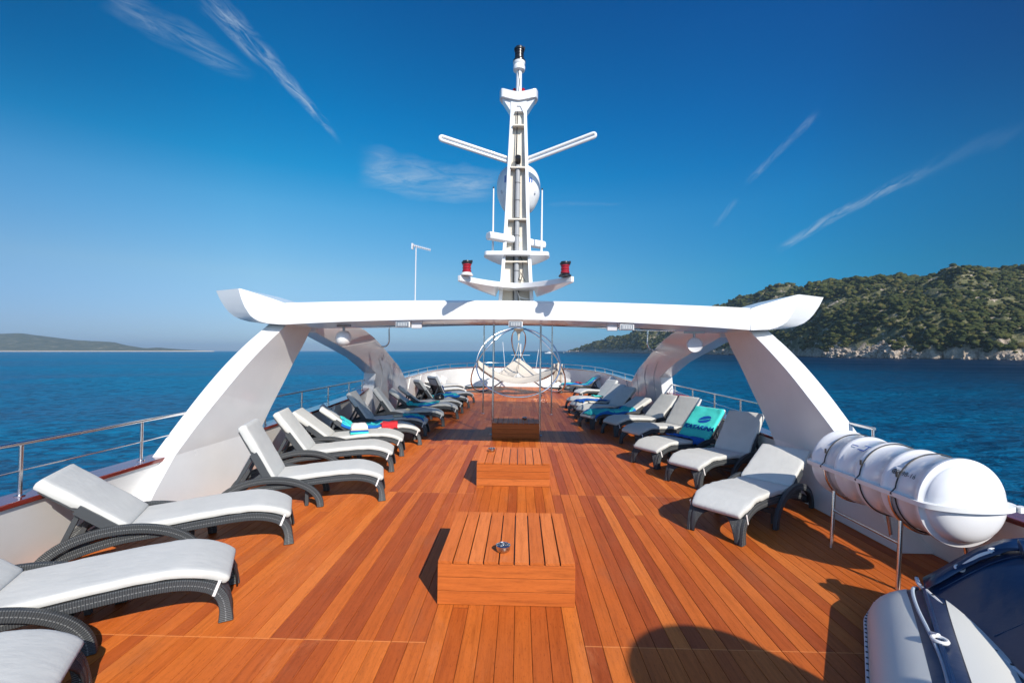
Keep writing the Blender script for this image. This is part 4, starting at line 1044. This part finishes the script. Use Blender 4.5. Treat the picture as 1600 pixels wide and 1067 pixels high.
# ------------------------------------------------------------------ towels and small things on the loungers
def on(key): o, ang = LNG[key]; return o.matrix_basis.copy(), ang
def towel(key, s0, s1, y0, y1, m_, label, skew=0, seed=0, lift=.012, amp=.018, name='towel', drape=.33, rag=.05):
    Mx, ang = on(key); root = surf(ang, (s0+s1)/2)[0]; org = Mx @ root
    inv = Matrix.Translation(-org)
    n, k = 34, 26; R_ = []
    for i in range(n+1):
        q = i/n; row = []
        for j in range(k+1):
            v = j/k; s = s0+(s1-s0)*q+rag*noise.noise(Vector((v*3, seed, q*2))); s = max(0.0, s)
            y = y0+(y1-y0)*v+skew*(q-.5)+rag*noise.noise(Vector((q*3, seed+4, 1)))
            p, nn = surf(ang, s)
            h = lift+amp*(.55+noise.noise(Vector((q*5+seed, v*4, seed)))+.5*noise.noise(Vector((q*11, v*9+seed, seed))))
            h = max(.006, h)
            e = abs(y)-drape
            if e > 0:
                yy = math.copysign(drape+.008+.3*h, y); pt = Vector((p.x, yy, 0))+Vector((0, 0, p.z+nn.z*h*.5-e))+Vector((nn.x*h, 0, 0))
            else: pt = Vector((p.x, y, p.z))+nn*h
            row.append(inv @ (Mx @ pt))
        R_.append(row)
    def at(s, y, up=.008):
        q, v = (s-s0)/(s1-s0), (y-y0)/(y1-y0); y2 = y; p, nn = surf(ang, s)
        h = max(.006, lift+amp*(.55+noise.noise(Vector((q*5+seed, v*4, seed)))+.5*noise.noise(Vector((q*11, v*9+seed, seed)))))
        return inv @ (Mx @ (Vector((p.x, y2, p.z))+nn*(h+up)))
    global TAT; TAT = at
    mb_ = MB(); mb_.grid(R_, uv=lambda i, j: (i/n, j/k)); o = mb_.build(name, m_, angle=180); o.location = org
    md = o.modifiers.new('solid', 'SOLIDIFY'); md.thickness = .006; md.offset = 0
    tag(o, label, 'towel', 'towels left on the sun loungers'); return o, Mx, ang, inv, org
towel('L7', .55, 1.75, -.20, .34, M['towel'], 'crumpled turquoise towel on the last sunlit left lounger, beside a red cloth', .25, 2.2, amp=.04, rag=.14)
o, *_ = towel('L7', .52, .86, .05, .42, M['redcloth'], 'small red cloth beside the turquoise towel on a left lounger', 0, 8.2, lift=.045, amp=.02, name='cloth')
o['category'] = 'cloth'; del o['group']
towel('L8', .12, .62, -.1, .36, M['towel'], 'turquoise towel with dark blue print folded over the foot of a shaded left lounger', 0, 4.4, amp=.03)
towel('L10', .62, 1.55, -.1, .40, M['towel'], 'crumpled turquoise towel at the hinge of the left lounger beside the fin', .15, 6.1, amp=.035, rag=.12)
towel('L12', .4, 1.5, -.25, .38, M['towel'], 'blue and turquoise towel heaped on a far left lounger', .1, 9.7, amp=.05, rag=.12)
towel('L13', 1.05, 1.75, -.05, .30, M['towelblue'], 'bright blue towel on the upright backrest of a far left lounger', 0, 3.7, amp=.03)
towel('R6', .06, 1.55, -.42, .22, M['towel'], 'turquoise towel spread from foot to backrest of a right lounger', .05, 12.1, amp=.022, rag=.08)
towel('R8', .15, 1.35, -.30, .22, M['towelblue'], 'royal blue towel across the seat of a far right lounger', .1, 15.1, amp=.03, rag=.1)
towel('R9', .95, 1.35, -.30, .10, M['towelplain'], 'small turquoise towel bunched beside the royal blue one on the right', .1, 16.1, amp=.05, rag=.1)
towel('R11', .15, 1.95, -.36, .30, M['towel'], 'turquoise towel hung over the lone lounger by the bow', .0, 18.1, amp=.03, rag=.08)
o, *_ = towel('R11', .85, 1.15, -.25, .15, M['redcloth'], 'red garment on the lone lounger by the bow', .0, 19.1, lift=.05, amp=.05, name='garment')
o['category'] = 'garment'; del o['group']
# lettered towel
o, Mx, ang, inv, org = towel('R3', 1.24, 2.16, -.40, .33, M['towelplain'], 'turquoise towel with blue emblem and lettering draped over a right backrest', 0, 1.1, lift=.014, amp=.012, rag=.0)
o['_t'] = 1
tat_ = TAT
def tw(x, y, s_c, yc): return tat_(s_c+y, yc-x)         # x to the right as read, y up the backrest
m = MB(); text_mb(m, 'KATARINA', .140, lambda x, y: tw(x, y, 1.62, -.03), shear=.22, sub=2, weight=.006); m.build('lettering', M['bluetext'], o, smooth=False)
m = MB(); E = []
for k in range(24):
    a = 2*PI*k/24; E.append((.125*math.cos(a), .075*math.sin(a)))
cut0, cut1 = -.008, .012
for sgn in (-1, 1):
    pts = []
    for k in range(25):
        a = PI*k/24*sgn; x, y = .135*math.cos(a), .080*math.sin(a); pts.append((x, y))
    rot = lambda x, y: (x*math.cos(.30)-y*math.sin(.30), x*math.sin(.30)+y*math.cos(.30)+sgn*.010)
    b = len(m.v); m.v += [tuple(tw(*rot(x, y), 1.84, -.06)) for x, y in pts]; m.face(list(range(b, b+25)))
m.build('emblem', M['bluetext'], o, smooth=False)
towel('R3', .95, 1.30, -.42, .30, M['towelblue'], 'dark blue towel end bunched on the seat below the lettered towel', 0, 21.1, lift=.015, amp=.03, rag=.06)
# folded clothes on L6
Mx, ang = on('L6'); p, nn = surf(ang, .88); org = Mx @ (p+Vector((0, .12, .0)))
def pile(layers, name, label, cat, org, yaw):
    r = thing(name, label, cat, org, yaw); z = 0
    for k, (nm, m_, dx, dy, h) in enumerate(layers):
        m = MB(); n_ = 14; top, bot = [], []
        R_ = []
        for i in range(n_+1):
            row = []
            for j in range(n_+1):
                u, v = i/n_*2-1, j/n_*2-1; e = max(abs(u), abs(v))**6
                row.append(Vector((u*dx/2, v*dy/2, z+h*(1-.6*e)+.012*noise.noise(Vector((u*2, v*2, k*3.1))))))
            R_.append(row)
        m.grid(R_); base = [[Vector((q.x, q.y, z+.002)) for q in row] for row in R_]
        m.grid(base, flip=True)
        for (A, B_) in ((R_[0], base[0]), (R_[-1], base[-1]), ([q[0] for q in R_], [q[0] for q in base]), ([q[-1] for q in R_], [q[-1] for q in base])): m.grid([A, B_])
        m.build(nm, m_, r, angle=60); z += h*.75
pile([('towel_fold', M['towelplain'], .34, .30, .05), ('towel_fold', M['towelblue'], .33, .29, .04), ('clothing_fold', M['rope'], .32, .28, .04), ('clothing_fold', M['whitecloth'], .30, .26, .09)],
     'folded_clothes', 'pile of folded towels and a white garment on a left lounger seat', 'clothes', org, R(203))
Mx, ang = on('L8'); p, nn = surf(ang, .72)
pages = mat('paper_pages', (.62, .56, .42), .8); cover = mat('book_cover', (.45, .40, .28), .6)
def book(key, s, y, rz, label):
    Mx, ang = on(key); p, nn = surf(ang, s)
    r = thing('book', label, 'book', Mx @ (p+Vector((0, y, .005))), Mx.to_euler().z+R(rz))
    m = MB(); m.box((0, 0, .018), (.20, .13, .030)); m.build('pages', pages, r)
    m = MB(); m.box((0, 0, .0015), (.21, .14, .003)); m.box((0, 0, .0350), (.21, .14, .003)); m.box((-.1065, 0, .018), (.003, .14, .034)); m.build('cover', cover, r)
book('L8', .74, .20, 15, 'pale paperback book beside the printed towel on a shaded left lounger')
book('L9', .95, .15, -20, 'pale magazine lying at the hinge of the shaded lounger behind the book')
Mx, ang = on('L11'); p, nn = surf(ang, .78)
bagr = thing('bag', 'small black bag slumped on a far left lounger', 'bag', Mx @ (p+Vector((0, .08, .0))), .4)
m = MB(); m.lathe([(0, 0), (.15, 0), (.19, .05), (.17, .13), (.10, .19), (.03, .20), (0, .20)], (0, 0, 0), 18); o = m.build('body', M['black'], bagr)
for v in o.data.vertices: v.co.x += .03*noise.noise(v.co*9); v.co.z *= 1+.25*noise.noise(v.co*6+Vector((3, 0, 0)))
MB().tube(bez([(-.10, 0, .15), (-.06, 0, .26), (.06, 0, .27), (.10, 0, .15)], 6), .010, 6).build('handle', M['rubber'], bagr)
# small red fire-hose box on the right bulwark by the fin
rb = thing('red_box', 'small red box on the right bulwark cap beside the white fin', 'box', (CX+4.36, 12.2, capz(12.3)+.02), R(5))
m = MB(); m.box((0, 0, .06), (.22, .42, .12)); m.build('body', mat('red_paint', (.42, .03, .02), .4), rb, bevel=.012)
m = MB(); m.box((0, 0, .13), (.24, .44, .02)); m.build('lid', mat('red_lid_paint', (.46, .04, .03), .35), rb, bevel=.005)

# ------------------------------------------------------------------ life raft and cradle
RXc, RZ, RR, RY0, RY1 = 3.73, .86, .345, 3.93, 5.38
lr = thing('life_raft_canister', 'white cylindrical life raft canister with raised ribs lying on a steel cradle', 'life raft', (RXc, (RY0+RY1)/2, RZ))
cy_ = (RY1-RY0)/2
prof = [(0, -cy_-.135), (.13, -cy_-.128), (.23, -cy_-.102), (.29, -cy_-.065), (.322, -cy_-.022), (.33, -cy_+.0)]
endp = bez([(r_, 0, h) for r_, h in prof], 4)
full = [(max(0, q.x), q.z) for q in endp]+[(.345, -cy_+.01), (.372, -cy_+.02), (.375, -cy_+.05), (.350, -cy_+.075)]
ribs = [-cy_+.42, 0+.02, cy_-.42+.02]
y = -cy_+.075
for rb_ in ribs: full += [(.345, rb_-.042), (.358, rb_-.028), (.366, rb_), (.358, rb_+.028), (.345, rb_+.042)]
full += [(.350, cy_-.075), (.375, cy_-.05), (.372, cy_-.02), (.345, cy_-.01)]+[(max(0, q.x), -q.z) for q in endp[::-1]]
def lath_y(mb_, prof_, seg=64):
    rows_ = [[Vector((r_*math.cos(2*PI*k/seg), h, r_*math.sin(2*PI*k/seg))) for k in range(seg)] for r_, h in prof_]; mb_.grid(rows_, closed_v=True)
up = MB(); lath_y(up, full); SHL = up.build('shell', M['gloss'], lr, angle=60)
# flange where the halves meet, running round the canister
m = MB(); R_ = []
fl = [(.40, -cy_+.03), (.40, cy_-.03)]
outl = [(.393, y_) for y_ in np.linspace(-cy_, cy_, 12)]
for a in np.linspace(0, PI, 15)[1:-1]: outl.append((.393*math.cos(a), cy_+.175*math.sin(a)))
outl += [(-.393, y_) for y_ in np.linspace(cy_, -cy_, 12)]
for a in np.linspace(0, PI, 15)[1:-1]: outl.append((-.393*math.cos(a), -cy_-.175*math.sin(a)))
R_ = []
for (x, y_) in outl:
    ix, iy_ = x*.80, y_*.93
    R_.append([Vector((ix, iy_, .018)), Vector((x, y_, .014)), Vector((x, y_, -.026)), Vector((ix, iy_, -.03))])
m.grid(R_, closed_u=True, closed_v=True); m.box((.36, -cy_-.10, -.005), (.07, .06, .045)); m.build('flange', M['plastic'], lr, angle=50)
for yy in (-cy_+.27, -.02, cy_-.22):
    m = MB(); rr_ = .352; m.tube([(rr_*1.02*math.cos(a), yy, rr_*1.02*math.sin(a)) if abs(math.sin(a)) > .12 else (.40*math.copysign(1, math.cos(a)), yy, .40*math.sin(a)) for a in np.linspace(0, 2*PI, 49)[:-1]], .006, 6, closed=True)
    m.box((-rr_*.97, yy, .17), (.014, .014, .05)); m.build('strap', M['rubber'], lr)
def cyl(x, y, a0, yc):      # wrap text on the canister; x along -Y..., y up
    a = a0-y/.352; return Vector((-.351*math.cos(a)*-1 if False else .351*math.cos(a), yc-x*1.0, .351*math.sin(a)))
m = MB(); text_mb(m, '\u2295 0098-16' if False else '0098-16', .062, lambda x, y: cyl(x, y, R(149), -.500), sub=1); m.build('lettering', M['blacktext'], SHL, smooth=False)
m = MB()
ring = [(.022*math.cos(a)+.20, .022*math.sin(a)) for a in np.linspace(0, 2*PI, 17)[:-1]]
m.tube([cyl(-.125+.022*math.cos(a), .022*math.sin(a), R(149), -.505)*1.002 for a in np.linspace(0, 2*PI, 17)[:-1]], .003, 5, closed=True)
m.tube([cyl(-.147, 0, R(149), -.505)*1.002, cyl(-.103, 0, R(149), -.505)*1.002], .003, 5); m.tube([cyl(-.125, -.022, R(149), -.505)*1.002, cyl(-.125, .022, R(149), -.505)*1.002], .003, 5)
m.build('approval_mark', M['blacktext'], SHL)
m = MB()
for (x0, x1, yv, hh) in ((-.10, .0, .0, .012), (.03, .12, -.04, .014), (.05, .14, .03, .010), (.11, .125, .0, .07)):
    q = [cyl(x0, yv-hh/2, R(125), .20), cyl(x1, yv-hh/2, R(125), .20), cyl(x1, yv+hh/2, R(125), .20), cyl(x0, yv+hh/2, R(125), .20)]
    b = len(m.v); m.v += [tuple(z_*1.004) for z_ in q]; m.face([b, b+1, b+2, b+3])
m.build('blue_sticker', M['bluetext'], SHL, smooth=False)
m = MB(); q = []
for (x, y_) in ((-.20, -.06), (.16, -.06), (.16, .06), (-.20, .06)): q.append(cyl(x, y_, R(118), -.15))
cr = thing('raft_cradle', 'stainless steel cradle of bent tubes carrying the life raft', 'cradle', (RXc, (RY0+RY1)/2, 0))
for yy in (RY0+.27-(RY0+RY1)/2, RY1-.30-(RY0+RY1)/2):
    m = MB(); arc = [(.372*math.cos(a), yy+.045, RZ+.372*math.sin(a)) for a in np.linspace(R(-176), R(-4), 25)]
    m.tube(arc, .017, 10); m.build('saddle', M['steel'], cr)
    for s in (-1, 1):
        m = MB(); m.tube([(s*.27, yy+.045, RZ-.26), (s*.335, yy, .0)], .019, 10); m.build('leg', M['steel'], cr)
for s in (-1, 1):
    MB().tube([(s*.30, RY0+.30-(RY0+RY1)/2, .40), (s*.30, RY1-.30-(RY0+RY1)/2, .40)], .015, 10).build('cross_tube', M['steel'], cr)

# ------------------------------------------------------------------ inflatable dinghy (its bow end is in the picture)
DG = thing('dinghy', 'navy and grey inflatable dinghy with rope grab lines at the lower right corner', 'dinghy', (2.2, 2.0, 0))
dl = Vector((-2.2, -2.0, 0))
tip = Vector((3.29, 3.72, .05)); ax = Vector((-.587, -.812, 0)).normalized(); sd = Vector((.812, -.587, 0)).normalized()
upv = Vector((0, 0, 1))
LT = 2.6
def prof_r(u):        # half width, half height along the tube from its nose
    q = min(1, u/.50); return .43*(1-(1-q)**2.3)**.60, .31*(1-(1-q)**2.2)**.5
def nose(u, a, g=0):  # a: angle from the top, positive to port (left in view)
    w_, h_ = prof_r(u); c = tip+ax*u
    p_ = c-sd*(math.sin(a)*(w_+g))+upv*(math.cos(a)*(h_+g)); p_.z = max(p_.z, .012); return p_
us_ = [LT*(k/40)**1.7 for k in range(41)]
m = MB(); m.grid([[nose(u, 2*PI*k/48) for k in range(48)] for u in us_], closed_v=True); TB = m.build('tube', M['navy'], DG, loc=dl, angle=60)
def panel(a0f, a1f, u0, u1, name, m_, g=.004):
    m = MB(); R_ = []
    for i in range(31):
        u = u0+(u1-u0)*(i/30)**1.5
        e = min(1, (u-u0)/.16); rd_ = math.sqrt(max(0.0, 1-(1-e)**2)); a0, a1 = a0f(u), a1f(u); mid = (a0+a1)/2; hw_ = (a1-a0)/2*(.25+.75*rd_)
        R_.append([nose(u, mid-hw_+2*hw_*k/14, g) for k in range(15)])
    m.grid(R_); return m.build(name, m_, TB, angle=60)
panel(lambda u: R(22)+R(3)/(u+.2), lambda u: R(88), .13, LT, 'grey_panel', M['hypalon'])
panel(lambda u: -R(31), lambda u: R(3)-R(3)/(u+.2), .16, LT, 'grey_panel', M['hypalon'])
# seam flap and tie strap down the middle
m = MB(); m.grid([[nose(u, R(14.5), .002), nose(u, R(13.5), .03), nose(u, R(11.5), .03), nose(u, R(10), .002)] for u in us_[6:]]); m.build('seam_flap', M['navy'], DG, loc=dl)
m = MB(); m.tube([nose(u, R(18+4*math.sin(u*3.2)), .012) for u in us_[8:]], .012, 8); m.build('strap', M['towelplain'] if False else mat('pale_blue_webbing', (.35, .42, .50), .7), DG, loc=dl)
ringc = nose(1.15, R(12), .030)
m = MB(); m.tube([ringc+ax*(.036*math.cos(a))-sd*(.036*math.sin(a)) for a in np.linspace(0, 2*PI, 25)[:-1]], .011, 8, closed=True)
m.tube([ringc-ax*.05, nose(1.04, R(17), .01)], .014, 8); m.build('tow_ring', M['plastic'], DG, loc=dl)
for a_, nm in ((R(90), 'port'),):
    m = MB(); pts = [nose(u, a_*(.15+.85*min(1, u/.30)), .012) for u in us_[3:]]; m.tube(pts, .013, 8); m.build('grab_line', mat('rope_'+nm, (.60, .60, .62), .8), DG, loc=dl)
    m = MB(); P_ = bez(pts, 3)
    for q in P_[::3]: m.lathe([(0, -.006), (.008, -.004), (.008, .004), (0, .006)], q+Vector((0, 0, .012)), 6)
    m.build('line_eyelets', M['blacktext'], DG, loc=dl)
m = MB(); m.tube([nose(u, R(97)*(.3+.7*min(1, u/.3)), .0) for u in us_[2:]], .028, 8); m.build('rubbing_strake', M['rubber'], DG, loc=dl)
# bow cover: big rounded navy cover to starboard of the tube
m = MB(); R_ = []; vd = Vector((.86, -.50, 0)); vd.normalize()
def cov(u, v):         # u along the tube from its nose, v out to starboard
    b_ = Vector((3.06, 3.61, .34)).lerp(nose(1.2, -R(40)), u/1.2) if u < 1.2 else nose(u, -R(40), .0)
    z = b_.z+(.78-b_.z)*math.sin(min(1, v/.62)*PI/2)**1.15+.03*math.sin(u*6+v*3)*min(1, v*3)*min(1, u*2)-.10*max(0, v-.8)
    return Vector((b_.x+vd.x*v, b_.y+vd.y*v, z))
vs = [0, .03, .08, .16, .28, .42, .58, .75, .95, 1.2]
R_.append([Vector((cov(.05, v).x+.02, cov(.05, v).y+.06, .02)) for v in vs])
for u in (.05, .055, .12, .25, .45, .7, 1.0, 1.4, 1.9, 2.6): R_.append([cov(u, v) for v in vs])
m.grid(R_); BC = m.build('bow_cover', M['navy'], DG, loc=dl, angle=50)
fl_ = [cov(.05, v) for v in (.02, .10, .20, .32, .46, .58)]
m = MB(); m.grid([[q-ax*.035+Vector((0, 0, .045)) for q in fl_], [q+Vector((0, 0, .03)) for q in fl_], [q+ax*.09+Vector((0, 0, .006)) for q in fl_]]); o = m.build('cover_flap', M['navy'], BC)
md = o.modifiers.new('solid', 'SOLIDIFY'); md.thickness = .008
for uu in (.16, .75, 1.4):
    m = MB(); m.tube([cov(uu+.10*v, v)+Vector((0, 0, .003)) for v in np.linspace(.06, 1.1, 24)], .004, 5); m.build('cover_seam', M['navy'], BC)
hp = [cov(.10, .20)+Vector((0, 0, .02)), cov(.10, .38)+Vector((0, 0, .02))]
m = MB(); m.tube(bez([hp[0], hp[0].lerp(hp[1], .5)+Vector((0, -.01, .03)), hp[1]], 6), .014, 8)
for q in hp: m.tube([q+Vector((.024*math.cos(a), -.014*math.cos(a), 0))+Vector((.01, .018, .012))*math.sin(a) for a in np.linspace(0, 2*PI, 17)[:-1]], .008, 6, closed=True)
m.build('carry_handle', M['plastic'], BC)
m = MB(); pts = [Vector((3.10, 3.66, .36))]+[cov(u, .0)+Vector((-.012, .0, .022)) for u in np.linspace(.05, 2.4, 30)]; P_ = bez(pts, 3); m.tube(P_, .014, 8); m.build('cover_rope', M['rope_s'], BC)
m = MB()
for q in P_[::5]: m.lathe([(0, -.004), (.008, -.002), (.008, .004), (0, .005)], q+Vector((0, 0, .013)), 6)
m.build('rope_lacing', M['blacktext'], BC)
# rolled dodger on top of the cover
m = MB(); m.tube(bez([(3.38, 3.17, .79), (3.55, 3.05, .82), (3.85, 2.85, .82), (4.1, 2.65, .80)], 6), .075, 16); m.build('rolled_hood', M['navy'], DG, loc=dl)
m = MB(); m.grid([[tip+ax*u+vd*v+Vector((0, 0, .015)) for v in (.2, 1.1)] for u in (.3, 2.6)]); m.build('hull_bottom', M['hypalon'], DG, loc=dl)

# ------------------------------------------------------------------ things behind the viewer that throw the round shadow
dm = thing('radar_dome', 'white dome on a post behind the viewer', 'radar dome', (3.28, -.52, 0))
MB().tube([(0, 0, 0), (0, 0, 2.2)], .08, 14).build('post', M['paint'], dm)
MB().lathe([(0, 2.15), (.35, 2.18), (.56, 2.35), (.60, 2.55), (.55, 2.78), (.33, 2.92), (.15, 3.0), (0, 3.01)], (0, 0, 0), 32).build('dome', M['plastic'], dm)

# ------------------------------------------------------------------ hammock frame near the bow
HM = thing('hammock_stand', 'three-hoop steel hammock stand with cream rope hammocks near the bow', 'hammock', (-.12, 22.4, 0))
apex = Vector((0, 0, 3.2))
def hoop(az, r_, reach):
    d = Vector((math.sin(R(az)), -math.cos(R(az)), 0)); side = Vector((d.y, -d.x, 0)); c = (apex+d*reach*.0+Vector((0, 0, 0)))
    top_ = apex+d*.05; bot = d*reach; bot.z = .03; mid = (top_+bot)/2; upd = (top_-bot)/2
    return [mid+side*(r_*math.cos(a))*(1.0+.06*math.sin(-a))+upd*math.sin(a) for a in np.linspace(0, 2*PI, 65)[:-1]]
for az in (0, 120, 240):
    MB().tube(hoop(az, 1.95, 2.08), .036, 8, closed=True).build('hoop', M['steel'], HM)
MB().lathe([(.0, 2.6), (.03, 2.6), (.05, 2.8), (.10, 3.0), (.22, 3.12), (.42, 3.16), (.0, 3.165)], (0, 0, 0), 20).build('rope_gather', M['rope'], HM)
for az in (60, 180, 300):
    m = MB(); d = Vector((math.sin(R(az)), -math.cos(R(az)), 0)); 
    m.tube(bez([(0, 0, 2.5), d*.12+Vector((0, 0, 2.0)), d*.45+Vector((0, 0, 1.45)), d*.8+Vector((0, 0, 1.2))], 6), .012, 6); m.build('suspension_rope', M['rope'], HM)
ends = [Vector((1.75*math.sin(R(a)), -1.75*math.cos(R(a)), 1.25)) for a in (60, 180, 300)]
ends = [Vector((-1.9, -.75, 1.42)), Vector((1.95, -.75, 1.40)), Vector((0, 1.7, 1.5))]
for a_, b_ in ((0, 1), (1, 2), (2, 0)):
    A, B_ = ends[a_], ends[b_]; d = (B_-A); sdv = Vector((-d.y, d.x, 0)).normalized(); m = MB(); R_ = []
    for i in range(31):
        q = i/30; c = A.lerp(B_, q)+Vector((0, 0, -.80*4*q*(1-q)))*1.0; wv = .42*min(1, (math.sin(q*PI)*2.2))**.8+.02
        R_.append([c+sdv*wv*v+Vector((0, 0, (.12*v if a_ == 0 else -.12*v)+.08*v*v+.03*noise.noise(Vector((q*9, v*3, a_*5))))) for v in np.linspace(-1, 1, 13)])
    m.grid(R_); o = m.build('hammock_cloth', M['hammock'], HM, angle=180); md = o.modifiers.new('s', 'SOLIDIFY'); md.thickness = .01
    m = MB()
    for k in range(34):
        i = 3+int(k*.75); c = R_[min(i, 27)][0 if a_ == 0 else -1]; m.tube([c, c+Vector((.01, 0, -.10-.03*random.random()))], .006, 4)
    m.build('fringe', M['rope'], HM)
m = MB(); R_ = []
for i in range(9):
    q = i/8; R_.append([Vector((1.9+.2*v, -.8+.05*math.sin(v*6), 1.5-.85*q+.03*math.cos(v*5))) for v in np.linspace(-1, 1, 9)])
m.grid(R_); o = m.build('cloth_bundle', M['hammock'], HM, angle=180); md = o.modifiers.new('s', 'SOLIDIFY'); md.thickness = .05
# bow fittings: jackstaff and small aerials forward of the hammock
bj = thing('bow_mast', 'thin white jackstaff with stays standing at the bow', 'pole', (CX+.1, 26.6, .5))
MB().tube([(0, 0, 0), (0, 0, 2.0)], .03, 8).build('staff', M['paint'], bj)
m = MB(); m.tube([(-.9, 0, .55), (-1.05, 0, 2.1)], .014, 6); m.tube([(.9, 0, .55), (1.05, 0, 1.7)], .014, 6); m.tube([(-.55, 0, 1.35), (.55, 0, 1.35)], .014, 6); m.build('stay', M['paint'], bj)

# ------------------------------------------------------------------ the ship heels slightly to starboard
HR = Matrix.Translation((0, 0, 0)) @ Matrix.Rotation(HEEL, 4, 'Y')
for o in SHIP:
    M0 = Matrix.Translation(o.location) @ o.rotation_euler.to_matrix().to_4x4()
    o.matrix_world = HR @ M0
for k in list(bpy.data.objects):
    for pk in ('_len', '_t'):
        if pk in k: del k[pk]
